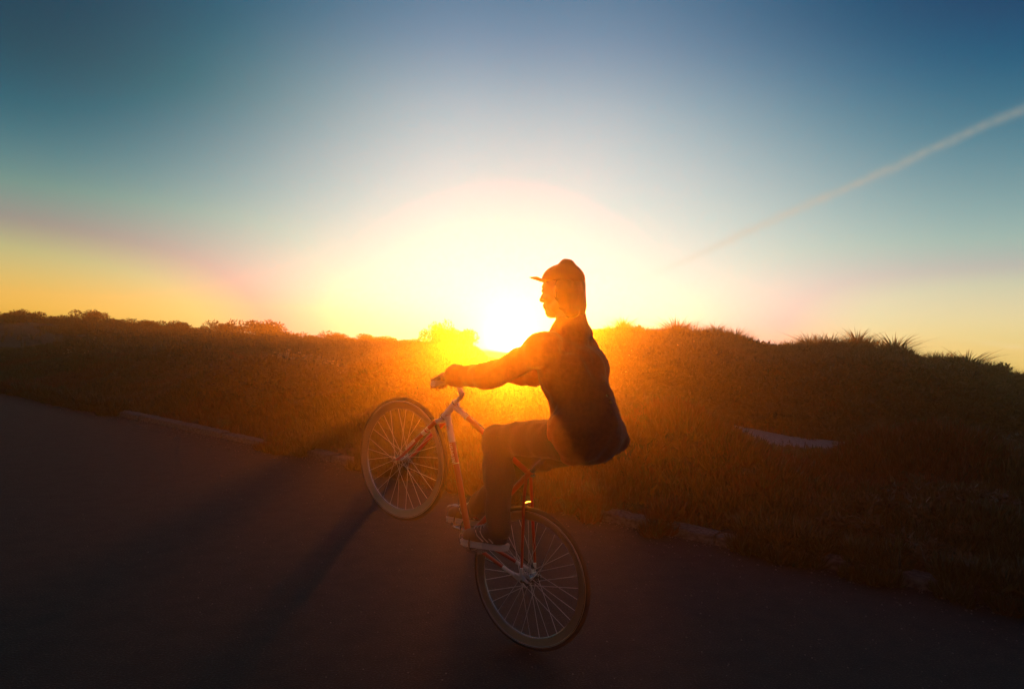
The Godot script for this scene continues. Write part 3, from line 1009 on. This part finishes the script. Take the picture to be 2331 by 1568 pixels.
# ------------------------------------------------------------------ rider
func hand_bones(c: Vector3, along: Vector3, back: Vector3, down: Vector3, wrist: Vector3) -> Array:
	# c: bar axis under the palm; along: bar axis from thumb to little finger; back: towards the wrist; fingers go over the bar and curl under
	var r := []
	var palm_a := c + back * 0.028 - down * 0.026 - along * 0.026
	var palm_b := c + back * 0.03 - down * 0.024 + along * 0.028
	r.append([palm_a, palm_b, 0.0155, 0.0145])
	r.append([(palm_a + palm_b) / 2, wrist, 0.022, 0.024])
	for i in 4:
		var o: Vector3 = along * (-0.031 + 0.0205 * i)
		var k: float = [0.95, 1.05, 1.0, 0.8][i]
		var p0 := c + o + back * 0.018 - down * 0.027
		var p1 := c + o - back * 0.022 * k - down * 0.018
		var p2 := c + o - back * 0.024 * k + down * 0.014
		var p3 := c + o - back * 0.002 + down * 0.026 * k
		r.append([p0, p1, 0.0095, 0.009])
		r.append([p1, p2, 0.009, 0.0085])
		r.append([p2, p3, 0.0085, 0.0075])
	var t0 := palm_a + back * 0.02
	var t1 := c - along * 0.05 + back * 0.012 + down * 0.004
	var t2 := c - along * 0.046 - back * 0.014 + down * 0.022
	r.append([t0, t1, 0.0115, 0.0105])
	r.append([t1, t2, 0.0105, 0.008])
	return r

func shoe_into(parent: Node3D, ball: Vector3) -> void:
	# ball of the foot on the pedal; x forward, y up
	var n := Node3D.new()
	n.name = "shoe"
	parent.add_child(n, true)
	n.transform = Transform3D(Basis(HEAD, Vector3.UP, -LEFT) * Basis(Vector3(0, 0, 1), -0.03), ball)
	var outline := [Vector2(0.095, 0.0), Vector2(0.085, 0.028), Vector2(0.05, 0.044), Vector2(0.0, 0.047), Vector2(-0.06, 0.036), Vector2(-0.12, 0.034), Vector2(-0.165, 0.032), Vector2(-0.185, 0.014), Vector2(-0.185, -0.014), Vector2(-0.165, -0.032), Vector2(-0.12, -0.034), Vector2(-0.06, -0.038), Vector2(0.0, -0.047), Vector2(0.05, -0.044), Vector2(0.085, -0.028)]
	for layer in [[0.014, 0.026, 1.0], [0.028, 0.040, 1.02]]:
		var st := st_new()
		var m := outline.size()
		for i in m:
			var a: Vector2 = outline[i] * layer[2]
			var c: Vector2 = outline[(i + 1) % m] * layer[2]
			var o := Vector3((a + c).x / 2 + 0.04, 0, (a + c).y / 2).normalized()
			quad(st, Vector3(a.x, layer[0], a.y), Vector3(c.x, layer[0], c.y), Vector3(c.x, layer[1], c.y), Vector3(a.x, layer[1], a.y), o)
			for y in [layer[0], layer[1]]:
				tri(st, Vector3(-0.045, y, 0), Vector3(a.x, y, a.y), Vector3(c.x, y, c.y), Vector3(0, 1 if y == layer[1] else -1, 0))
		put("sole", done(st), M.sole, n)
	var up := [[Vector3(0.05, 0.055, 0), Vector3(-0.02, 0.068, 0), 0.036, 0.040], [Vector3(-0.02, 0.068, 0), Vector3(-0.09, 0.085, 0), 0.040, 0.040], [Vector3(-0.09, 0.085, 0), Vector3(-0.14, 0.07, 0), 0.040, 0.036], [Vector3(-0.105, 0.09, 0), Vector3(-0.112, 0.125, 0), 0.041, 0.041], [Vector3(-0.05, 0.05, 0), Vector3(-0.14, 0.055, 0), 0.035, 0.034]]
	put("upper", field(up, 0.006, 0.02, 0.0, 9.0, [[Vector3(0, 0.041, 0), Vector3(0, -1, 0)]]), M.shoe, n)
	for i in 5:
		var x := 0.0 - 0.02 * i
		var y := 0.108 + 0.0055 * i
		var st := st_new()
		tube(st, [Vector3(x - 0.012, y - 0.028, -0.036), Vector3(x, y - 0.004, -0.02), Vector3(x + 0.004, y + 0.001, 0), Vector3(x, y - 0.004, 0.02), Vector3(x - 0.012, y - 0.028, 0.036)], [0.003], 5)
		put("lace", done(st), M.lace, n)
	for s in [-1.0, 1.0]:
		for k in 3:
			var st2 := st_new()
			tube(st2, [Vector3(-0.13 + 0.03 * k, 0.05, 0.0405 * s), Vector3(-0.10 + 0.032 * k, 0.075, 0.0425 * s), Vector3(-0.075 + 0.028 * k, 0.097, 0.035 * s)], [0.003], 5)
			put("side_stripe", done(st2), M.lace, n)

func build_person() -> void:
	var pelvis := P0(1333, 985, 3.33)
	var o := thing("person", "person in a red jacket and upturned cap riding the bicycle on its back wheel", "person", Vector3(pelvis.x, 0, pelvis.z))
	var rel := -o.position
	var sh_c := Vector3(0.262, 1.452, -3.45)
	var ls := sh_c + LEFT * 0.175 + HEAD * 0.03
	var rs := sh_c - LEFT * 0.165
	var belly := P0(1326, 915, 3.38)
	var chest := P0(1306, 848, 3.43)
	var neck := P0(1297, 762, 3.465)
	var lh := pelvis + LEFT * 0.09 + Vector3(0, -0.015, 0)
	var rh := pelvis - LEFT * 0.09 + Vector3(0, -0.015, 0)
	var la := Vector3(-0.063, 0.592, -3.449)
	var ra := Vector3(-0.171, 0.615, -3.857)
	var lk := Vector3(-0.069, 1.02, -3.508)
	var rk := rh.lerp(ra, 0.5) + (HEAD * 0.8 + Vector3.UP * 0.55).normalized() * 0.09
	# the bar in the world: clamp (0.872, 0.588) in the bicycle's axes
	var ph := deg_to_rad(29.6)
	var fw := HEAD * cos(ph) + Vector3.UP * sin(ph)
	var up := -HEAD * sin(ph) + Vector3.UP * cos(ph)
	var barc := Vector3(0.0855, 0.351, -3.5) + fw * 0.856 + up * 0.594
	var lhand := barc + LEFT * 0.155
	var rhand := barc - LEFT * 0.155
	var lback := (ls - lhand).normalized()
	var rback := (rs - rhand).normalized()
	var lw := lhand + lback * 0.085 + Vector3(0, 0.015, 0)
	var rw := rhand + rback * 0.085 + Vector3(0, 0.015, 0)
	var le := ls.lerp(lw, 0.52) + Vector3(0, -0.06, 0) + LEFT * 0.03
	var re := rs.lerp(rw, 0.52) + Vector3(0, -0.06, 0) - LEFT * 0.03
	# face
	var fdir := Vector3(-0.90, -0.03, -0.435).normalized()
	var fside := fdir.cross(Vector3.UP).normalized()
	var fup := fside.cross(fdir).normalized()
	var hc := P0(1279, 662, 3.46)
	var hb := Basis(fdir, fup, fside)
	var at := func(f: float, u: float, s := 0.0) -> Vector3: return hc + fdir * f + fup * u + fside * s
	var st := st_new()
	var body := [
		[pelvis, belly, 0.125, 0.115], [belly, chest, 0.115, 0.125], [lh, rh, 0.1, 0.1],
		[chest + LEFT * 0.06, chest - LEFT * 0.06, 0.115, 0.115], [ls, rs, 0.06, 0.06], [sh_c, neck, 0.075, 0.055], [neck, at.call(-0.02, -0.07), 0.055, 0.055],
		[lh, lk, 0.08, 0.052], [lk, lk.lerp(la, 0.35), 0.052, 0.055], [lk.lerp(la, 0.35), la, 0.055, 0.036], [rh, rk, 0.08, 0.052], [rk, rk.lerp(ra, 0.35), 0.052, 0.055], [rk.lerp(ra, 0.35), ra, 0.055, 0.036],
		[la, la + Vector3(0, -0.055, 0) + HEAD * 0.06, 0.036, 0.028], [ra, ra + Vector3(0, -0.055, 0) + HEAD * 0.06, 0.036, 0.028],
		[ls, le, 0.046, 0.038], [le, lw, 0.038, 0.026], [rs, re, 0.046, 0.038], [re, rw, 0.038, 0.026]]
	for b in body:
		b[0] += rel
		b[1] += rel
	field_into(st, body, 0.013, 0.03)
	var headb := [
		[at.call(-0.005, 0.02) + rel, Vector3(0.095, 0.11, 0.073), hb],
		[at.call(0.03, -0.045) + rel, at.call(0.05, -0.095) + rel, 0.055, 0.032],
		[at.call(0.052, -0.1) + rel, at.call(0.06, -0.102) + rel, 0.026, 0.022],
		[at.call(0.02, -0.08, 0.03) + rel, at.call(-0.02, -0.05, 0.05) + rel, 0.028, 0.026],
		[at.call(0.02, -0.08, -0.03) + rel, at.call(-0.02, -0.05, -0.05) + rel, 0.028, 0.026],
		[at.call(0.079, 0.012) + rel, at.call(0.104, -0.036) + rel, 0.008, 0.0125],
		[at.call(0.094, -0.039, 0.01) + rel, at.call(0.094, -0.039, -0.01) + rel, 0.008, 0.008],
		[at.call(0.084, -0.064, 0.014) + rel, at.call(0.084, -0.064, -0.014) + rel, 0.0085, 0.0085],
		[at.call(0.081, -0.077, 0.012) + rel, at.call(0.081, -0.077, -0.012) + rel, 0.009, 0.009],
		[at.call(0.078, 0.022, 0.03) + rel, at.call(0.082, 0.024, 0.01) + rel, 0.01, 0.009],
		[at.call(0.078, 0.022, -0.03) + rel, at.call(0.082, 0.024, -0.01) + rel, 0.01, 0.009],
		[at.call(0.065, -0.03, 0.036) + rel, at.call(0.05, -0.035, 0.048) + rel, 0.017, 0.016],
		[at.call(0.065, -0.03, -0.036) + rel, at.call(0.05, -0.035, -0.048) + rel, 0.017, 0.016],
		[at.call(-0.02, -0.09) + rel, at.call(-0.025, -0.16) + rel, 0.052, 0.053]]
	field_into(st, headb, 0.0045, 0.014)
	for s in [-1.0, 1.0]:
		field_into(st, [[at.call(-0.005, 0.012, 0.073 * s) + rel, at.call(-0.002, -0.03, 0.07 * s) + rel, 0.012, 0.008], [at.call(0.008, 0.005, 0.07 * s) + rel, at.call(0.004, -0.02, 0.068 * s) + rel, 0.009, 0.009]], 0.004, 0.008)
		field_into(st, [[at.call(0.078, 0.003, 0.031 * s) + rel, at.call(0.079, 0.003, 0.031 * s) + rel, 0.0115, 0.0115]], 0.004, 0.004)
	var lb := hand_bones(lhand + rel, LEFT, lback, Vector3.DOWN, lw + rel)
	field_into(st, lb, 0.0035, 0.005)
	var rb := hand_bones(rhand + rel, -LEFT, rback, Vector3.DOWN, rw + rel)
	field_into(st, rb, 0.0035, 0.005)
	put("body", done(st), M.skin, o)

	# jacket, hanging open below the seat at the back
	var tail := P0(1412, 1000, 3.40)
	var jk := [
		[pelvis + Vector3(0.01, 0.02, 0), belly, 0.158, 0.145], [belly, chest, 0.145, 0.146], [chest + LEFT * 0.07, chest - LEFT * 0.075, 0.132, 0.135],
		[ls - HEAD * 0.01, rs, 0.083, 0.08], [sh_c, neck + Vector3(0.004, -0.01, 0), 0.108, 0.088], [neck + Vector3(0.002, -0.012, 0), neck + Vector3(0.010, 0.075, 0), 0.088, 0.078],
		[neck + Vector3(0.035, 0.01, 0.03), neck + Vector3(0.048, 0.0, -0.03), 0.07, 0.07],
		[pelvis + Vector3(0.03, 0.04, 0.02), tail, 0.13, 0.05], [pelvis + LEFT * 0.07, pelvis - LEFT * 0.09, 0.142, 0.142],
		[ls, le, 0.069, 0.056], [le, lw + lback * 0.02, 0.058, 0.042], [rs, re, 0.069, 0.056], [re, rw + rback * 0.02, 0.058, 0.042],
		[lw + lback * 0.035, lw + lback * 0.012, 0.044, 0.043], [rw + rback * 0.035, rw + rback * 0.012, 0.044, 0.043]]
	for b in jk:
		b[0] += rel
		b[1] += rel
	put("jacket", field(jk, 0.010, 0.03, 0.017, 7.0), M.jacket, o)
	var tr := [
		[pelvis, lh, 0.10, 0.10], [pelvis, rh, 0.10, 0.10], [lh, lk, 0.10, 0.072], [lk, lk.lerp(la, 0.4), 0.072, 0.068], [lk.lerp(la, 0.4), la + Vector3(0, 0.01, 0), 0.068, 0.058],
		[rh, rk, 0.105, 0.072], [rk, rk.lerp(ra, 0.4), 0.072, 0.068], [rk.lerp(ra, 0.4), ra + Vector3(0, 0.01, 0), 0.068, 0.058]]
	for b in tr:
		b[0] += rel
		b[1] += rel
	put("trousers", field(tr, 0.010, 0.03, 0.014, 8.0), M.denim, o)
	shoe_into(o, la + HEAD * 0.13 + Vector3(0, -0.105, 0) + rel)
	shoe_into(o, ra + HEAD * 0.13 + Vector3(0, -0.11, 0) + rel)

	# hair down to the collar, cap with an upturned brim
	var hair := [
		[at.call(-0.035, 0.01) + rel, Vector3(0.082, 0.105, 0.084), hb],
		[at.call(-0.062, 0.02) + rel, at.call(-0.072, -0.075) + rel, 0.052, 0.05],
		[at.call(-0.06, -0.02, 0.045) + rel, at.call(-0.065, -0.1, 0.04) + rel, 0.04, 0.036],
		[at.call(-0.06, -0.02, -0.045) + rel, at.call(-0.065, -0.1, -0.04) + rel, 0.04, 0.036],
		[at.call(-0.02, 0.0, 0.06) + rel, at.call(-0.025, -0.08, 0.055) + rel, 0.024, 0.02],
		[at.call(-0.02, 0.0, -0.06) + rel, at.call(-0.025, -0.08, -0.055) + rel, 0.024, 0.02]]
	put("hair", field(hair, 0.006, 0.02, 0.006, 16.0, [[at.call(0.02, 0, 0) + rel, (fdir * 0.8 + fup * 0.2).normalized()]]), M.hair, o)
	var cap := [
		[at.call(-0.012, 0.055) + rel, Vector3(0.108, 0.074, 0.085), hb],
		[at.call(-0.022, 0.124, 0.010) + rel, at.call(-0.046, 0.118, -0.010) + rel, 0.031, 0.030],
		[at.call(0.03, 0.066) + rel, at.call(-0.05, 0.07) + rel, 0.046, 0.05]]
	var cm := put("cap", field(cap, 0.005, 0.016, 0.003, 12.0, [[at.call(0, 0.045) + rel, (-fup + fdir * 0.12).normalized()]]), M.cap, o)
	st = st_new()
	var cols := 12
	for i in cols:
		for j in 3:
			for f in [0.0, 0.004]:
				var c := []
				for e in [[i, j], [i + 1, j], [i + 1, j + 1], [i, j + 1]]:
					var a: float = (float(e[0]) / cols - 0.5) * 2.2
					var reach: float = float(e[1]) / 3.0
					var r0 := Vector2(cos(a) * 0.094, sin(a) * 0.078)
					var outw := Vector2(0.07 * cos(a * 0.75), 0.012 * sin(a))
					var p := r0 + outw * reach
					c.append(at.call(p.x, 0.050 + 0.026 * reach - 0.012 * absf(sin(a)) + f, p.y) + rel)
				quad(st, c[0], c[1], c[2], c[3], fup if f > 0 else -fup)
	put("brim", done(st), M.cap, cm)
	lean(o)

# ------------------------------------------------------------------ sky
func grad(t: Array, x: float) -> Vector3:
	if x <= t[0][0]: return t[0][1]
	for i in t.size() - 1:
		if x <= t[i + 1][0]:
			var a: Vector3 = t[maxi(i - 1, 0)][1]
			var b: Vector3 = t[i][1]
			var c: Vector3 = t[i + 1][1]
			var d: Vector3 = t[mini(i + 2, t.size() - 1)][1]
			return b.cubic_interpolate_in_time(c, a, d, (x - t[i][0]) / (t[i + 1][0] - t[i][0]), t[i + 1][0] - t[i][0], t[maxi(i - 1, 0)][0] - t[i][0] - (0.01 if i == 0 else 0.0), t[mini(i + 2, t.size() - 1)][0] - t[i][0] + (0.01 if i + 2 >= t.size() else 0.0))
	return t[-1][1]

func lin(v: float) -> float:
	return pow(maxf(v, 0.0) / 255.0, 2.2)

# display colours (0-255) by elevation in degrees: above the sun, 31 degrees to the left, to the right, and opposite
const ABOVE := [[0.0, Vector3(255, 238, 196)], [2.8, Vector3(254, 246, 226)], [5.2, Vector3(254, 248, 234)], [8.3, Vector3(251, 244, 230)], [11.1, Vector3(240, 234, 224)], [13.7, Vector3(226, 221, 216)], [16.3, Vector3(206, 206, 206)], [18.6, Vector3(184, 190, 196)], [21.0, Vector3(157, 169, 183)], [23.3, Vector3(131, 149, 171)], [25.5, Vector3(110, 134, 160)], [32.0, Vector3(72, 102, 134)], [48.0, Vector3(42, 68, 100)], [90.0, Vector3(34, 52, 80)]]
const LEFTS := [[0.0, Vector3(226, 174, 74)], [1.2, Vector3(232, 187, 88)], [2.7, Vector3(220, 188, 106)], [4.2, Vector3(198, 184, 124)], [7.1, Vector3(148, 168, 138)], [10.0, Vector3(104, 138, 137)], [14.2, Vector3(58, 101, 116)], [17.7, Vector3(30, 80, 96)], [20.3, Vector3(22, 72, 90)], [32.0, Vector3(22, 64, 92)], [48.0, Vector3(30, 58, 92)], [90.0, Vector3(34, 52, 80)]]
const RIGHTS := [[0.0, Vector3(230, 198, 112)], [1.7, Vector3(232, 208, 132)], [4.7, Vector3(222, 208, 164)], [9.1, Vector3(160, 182, 172)], [13.5, Vector3(112, 147, 156)], [17.7, Vector3(70, 114, 136)], [21.7, Vector3(42, 86, 118)], [23.8, Vector3(33, 74, 107)], [32.0, Vector3(26, 60, 96)], [48.0, Vector3(30, 58, 92)], [90.0, Vector3(34, 52, 80)]]
const OPPOSITE := [[0.0, Vector3(104, 82, 76)], [8.0, Vector3(108, 90, 90)], [20.0, Vector3(74, 78, 92)], [45.0, Vector3(46, 62, 88)], [90.0, Vector3(34, 52, 80)]]

func make_sky(sun: Vector3, gain: float) -> ImageTexture:
	var W := 2048
	var Hh := 1024
	var buf := PackedFloat32Array()
	buf.resize(W * Hh * 4)
	var c0 := P(2330, 248, 1.0) - Vector3(0, EYE, 0)
	var c1 := P(1390, 668, 1.0) - Vector3(0, EYE, 0)
	c0 = c0.normalized()
	c1 = c1.normalized()
	var cn := c0.cross(c1).normalized()
	var span := c0.angle_to(c1)
	var wn := FastNoiseLite.new()
	wn.seed = 9
	wn.frequency = 3.0
	var saz := atan2(sun.x, -sun.z)
	for j in Hh:
		var lat := PI / 2 - (j + 0.5) / Hh * PI
		var el := rad_to_deg(lat)
		var i := 0
		while i < W:
			var lon := wrapf((i + 0.5) / W * TAU, -PI, PI)
			var mid := absf(lon) < 0.78 and el > -2.0 and el < 34.0
			var step := 1 if mid else 8
			if not mid: lon = wrapf((i + 4.0) / W * TAU, -PI, PI)
			var out := Vector3(0.012, 0.010, 0.008)
			if el > -1.5:
				var e := maxf(el, 0.0)
				var daz := rad_to_deg(lon - saz)
				var mag := absf(daz)
				var side := grad(LEFTS if daz < 0 else RIGHTS, e)
				if mag < 8.0: side = grad(LEFTS, e).lerp(grad(RIGHTS, e), (daz + 8.0) / 16.0)
				var w := smoothstep(3.0, 37.0, mag)
				var c := grad(ABOVE, e).lerp(side, w)
				c = c.lerp(grad(OPPOSITE, e), smoothstep(34.0, 150.0, mag))
				var d := Vector3(cos(lat) * sin(lon), sin(lat), -cos(lat) * cos(lon))
				if mid:
					# the old vapour trail, and thin wisps
					var off := asin(clampf(d.dot(cn), -1, 1)) * 57.3
					if absf(off) < 1.6:
						var along := d - cn * d.dot(cn)
						var t := c0.angle_to(along) / span
						if along.cross(c0).dot(cn) > 0: t = -t
						if t > -0.5 and t < 1.0:
							var wid := 0.28 + 0.08 * wn.get_noise_2d(t * 2.0, 3.0)
							off += 0.12 * wn.get_noise_2d(t * 1.5, 9.0)
							var a := exp(-off * off / (wid * wid)) * smoothstep(1.0, 0.5, t) * (0.78 + 0.4 * wn.get_noise_2d(t * 9.0, off * 0.5))
							c = c.lerp(Vector3(224, 182, 154), 0.40 * a)
					for wv in [[6.6, 6.6, 2.6, 0.20, 0.5, -0.10], [7.2, 1.9, 1.1, 0.16, 0.4, -0.12], [35.0, 2.2, 2.0, 0.09, 0.25, -0.13]]:
						var q: float = (el - wv[1] - wv[5] * (daz - wv[0])) / wv[3]
						var p: float = (daz - wv[0]) / wv[2]
						if absf(q) < 3.0 and absf(p) < 2.5:
							c = c.lerp(Vector3(255, 240, 222), wv[4] * exp(-q * q - p * p))
				var v := Vector3(lin(c.x), lin(c.y), lin(c.z))
				var th := rad_to_deg(d.angle_to(sun))
				# the haze near the ground adds its own share towards the sun; the air above has the rest
				var ph := 0.00232 / pow(1.81 - 1.80 * cos(deg_to_rad(th)), 1.5) / sqrt(sin(lat) * sin(lat) + 0.0105)
				var own := Vector3(1.0, 0.15 * smoothstep(0.0, 0.12, lat), 0.004) * ph
				v *= exp(0.0034 * minf(2.3 / maxf(sin(lat), 0.02), 33.0))
				v = Vector3(maxf(v.x - own.x, v.x * 0.10), maxf(v.y - own.y, v.y * 0.12), v.z)
				if th < 40.0:
					v += Vector3(1.0, 0.95, 0.86) * (1.5 * exp(-th / 1.5) + 0.05 * exp(-th / 5.0)) + Vector3(1, 0.93, 0.75) * 14.0 * exp(-th * th / 0.9)
				out = v
			for k in step:
				var at := (j * W + i + k) * 4
				buf[at] = out.x * gain
				buf[at + 1] = out.y * gain
				buf[at + 2] = out.z * gain
				buf[at + 3] = 1.0
			i += step
	var im := Image.create_from_data(W, Hh, false, Image.FORMAT_RGBAF, buf.to_byte_array())
	return ImageTexture.create_from_image(im)

# ------------------------------------------------------------------ the scene
func _ready() -> void:
	rng.seed = 4711
	bumps.seed = 3
	bumps.frequency = 0.22
	bumps.fractal_octaves = 3
	fine.seed = 8
	fine.frequency = 0.1
	fine.fractal_octaves = 2

	var cam := Camera3D.new()
	cam.name = "camera"
	cam.fov = rad_to_deg(2.0 * atan(1568.0 / 2.0 / F))
	cam.near = 0.05
	cam.far = 400.0
	cam.position = Vector3(0, EYE, 0)
	cam.basis = Basis(Vector3.RIGHT, PITCH) * Basis(Vector3(0, 0, 1), ROLL)
	add_child(cam)
	cam.current = true

	var exposure := 3.0
	var sun_px := P(1163, 768, 1.0) - Vector3(0, EYE, 0)
	var sund := sun_px.normalized()
	var env := Environment.new()
	env.background_mode = Environment.BG_SKY
	var sky := Sky.new()
	var psm := PanoramaSkyMaterial.new()
	psm.panorama = make_sky(sund, 1.0 / exposure)
	sky.sky_material = psm
	env.sky = sky
	env.tonemap_mode = Environment.TONE_MAPPER_LINEAR
	env.tonemap_exposure = exposure
	env.volumetric_fog_enabled = true
	env.volumetric_fog_density = 0.0057
	env.volumetric_fog_albedo = Color(1.0, 0.86, 0.6)
	env.volumetric_fog_anisotropy = 0.90
	env.sdfgi_enabled = true
	env.ssao_enabled = true
	env.ssil_enabled = true
	var we := WorldEnvironment.new()
	we.name = "world_environment"
	we.environment = env
	add_child(we)

	var sun := DirectionalLight3D.new()
	sun.name = "sun"
	sun.light_color = Color(1.0, 0.55, 0.1)
	sun.light_energy = 1.6
	sun.light_angular_distance = 0.6
	sun.shadow_enabled = true
	add_child(sun)
	sun.look_at_from_position(sund * 50.0, Vector3.ZERO, Vector3.UP)

	make_materials()
	build_terrain()
	build_road()
	build_bicycle()
	build_person()
	build_plants()

func make_materials() -> void:
	var m: StandardMaterial3D
	m = mat(Color.WHITE, 0.9)
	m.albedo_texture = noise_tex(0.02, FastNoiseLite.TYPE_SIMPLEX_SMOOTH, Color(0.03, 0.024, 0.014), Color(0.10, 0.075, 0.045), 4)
	m.uv1_triplanar = true
	m.uv1_world_triplanar = true
	m.uv1_scale = Vector3.ONE * 0.5
	m.heightmap_enabled = true
	m.heightmap_texture = height_tex(0.05, FastNoiseLite.TYPE_SIMPLEX, 14)
	m.heightmap_scale = 4.0
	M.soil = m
	M.grit = mat(Color(0.17, 0.14, 0.105), 0.9)
	M.grit.vertex_color_use_as_albedo = true
	m = mat(Color.WHITE, 0.85)
	m.albedo_texture = noise_tex(0.12, FastNoiseLite.TYPE_CELLULAR, Color(0.016, 0.0115, 0.006), Color(0.14, 0.105, 0.065), 5, 1024, Color(0.034, 0.025, 0.014), 3)
	m.uv1_triplanar = true
	m.uv1_world_triplanar = true
	m.uv1_scale = Vector3.ONE * 0.8
	m.heightmap_enabled = true
	m.heightmap_texture = height_tex(0.12, FastNoiseLite.TYPE_CELLULAR, 5, 1024, 3)
	m.heightmap_scale = 1.0
	m.detail_enabled = true
	m.detail_blend_mode = BaseMaterial3D.BLEND_MODE_MUL
	m.detail_albedo = noise_tex(0.006, FastNoiseLite.TYPE_SIMPLEX_SMOOTH, Color(0.45, 0.44, 0.42), Color(1.0, 1.0, 1.0), 6, 1024, Color(0.8, 0.79, 0.77), 6)
	m.uv2_triplanar = true
	m.uv2_world_triplanar = true
	m.uv2_scale = Vector3.ONE * 0.17
	M.asphalt = m
	m = mat(Color.WHITE, 0.9)
	m.albedo_texture = noise_tex(0.03, FastNoiseLite.TYPE_SIMPLEX, Color(0.06, 0.05, 0.036), Color(0.24, 0.208, 0.16), 7, 512, Color(0.15, 0.128, 0.098), 5)
	m.uv1_triplanar = true
	m.uv1_world_triplanar = true
	m.uv1_scale = Vector3.ONE * 1.3
	m.heightmap_enabled = true
	m.heightmap_texture = height_tex(0.2, FastNoiseLite.TYPE_SIMPLEX, 17)
	m.heightmap_scale = 0.5
	M.concrete = m
	m = mat(Color.WHITE, 0.95)
	m.albedo_texture = noise_tex(0.04, FastNoiseLite.TYPE_SIMPLEX, Color(0.20, 0.172, 0.135), Color(0.42, 0.375, 0.30), 8)
	m.uv1_triplanar = true
	m.uv1_world_triplanar = true
	m.uv1_scale = Vector3.ONE * 0.7
	M.sand = m
	m = mat(Color.WHITE, 0.55)
	m.vertex_color_use_as_albedo = true
	m.backlight_enabled = true
	m.backlight = Color(0.62, 0.5, 0.25)
	M.leaf = m
	m = mat(Color(0.10, 0.085, 0.04), 0.6)
	m.backlight_enabled = true
	m.backlight = Color(0.3, 0.24, 0.1)
	M.dry = m
	m = mat(Color(0.05, 0.055, 0.025), 0.6)
	m.backlight_enabled = true
	m.backlight = Color(0.16, 0.13, 0.05)
	M.shrub = m
	M.bark = mat(Color(0.06, 0.045, 0.03), 0.9)
	M.rubber = mat(Color(0.018, 0.017, 0.017), 0.75)
	M.rim = mat(Color(0.33, 0.30, 0.26), 0.36, 0.9)
	M.chrome = mat(Color(0.62, 0.60, 0.57), 0.22, 1.0)
	M.plated = mat(Color(0.72, 0.70, 0.67), 0.38, 0.8)
	M.spoke = mat(Color(0.75, 0.73, 0.70), 0.35, 0.8)
	m = mat(Color(0.50, 0.028, 0.014), 0.3)
	m.clearcoat_enabled = true
	m.clearcoat = 0.6
	m.clearcoat_roughness = 0.15
	M.red = m
	M.white = mat(Color(0.78, 0.74, 0.68), 0.4)
	M.black = mat(Color(0.02, 0.019, 0.018), 0.5)
	M.strap = mat(Color(0.05, 0.035, 0.025), 0.7)
	m = mat(Color(0.36, 0.2, 0.13), 0.55)
	m.subsurf_scatter_enabled = true
	m.subsurf_scatter_strength = 0.15
	M.skin = m
	m = mat(Color.WHITE, 0.85)
	m.albedo_texture = noise_tex(0.02, FastNoiseLite.TYPE_SIMPLEX, Color(0.22, 0.036, 0.018), Color(0.34, 0.065, 0.03), 9)
	m.uv1_triplanar = true
	m.uv1_scale = Vector3.ONE * 3.0
	m.heightmap_enabled = true
	m.heightmap_texture = height_tex(0.25, FastNoiseLite.TYPE_SIMPLEX, 19, 512, 2)
	m.heightmap_scale = 0.12
	m.rim_enabled = true
	m.rim = 0.4
	m.rim_tint = 1.0
	m.metallic_specular = 0.2
	M.jacket = m
	m = mat(Color.WHITE, 0.85)
	m.albedo_texture = noise_tex(0.05, FastNoiseLite.TYPE_SIMPLEX, Color(0.045, 0.038, 0.034), Color(0.085, 0.072, 0.062), 10)
	m.uv1_triplanar = true
	m.uv1_scale = Vector3.ONE * 4.0
	m.heightmap_enabled = true
	m.heightmap_texture = height_tex(0.25, FastNoiseLite.TYPE_SIMPLEX, 20, 512, 2)
	m.heightmap_scale = 0.1
	m.rim_enabled = true
	m.rim = 0.3
	m.rim_tint = 1.0
	m.metallic_specular = 0.2
	M.denim = m
	M.hair = mat(Color(0.016, 0.011, 0.008), 0.5)
	M.cap = mat(Color(0.085, 0.055, 0.036), 0.85)
	M.shoe = mat(Color(0.05, 0.035, 0.03), 0.6)
	M.sole = mat(Color(0.6, 0.55, 0.48), 0.6)
	M.lace = mat(Color(0.62, 0.57, 0.5), 0.7)
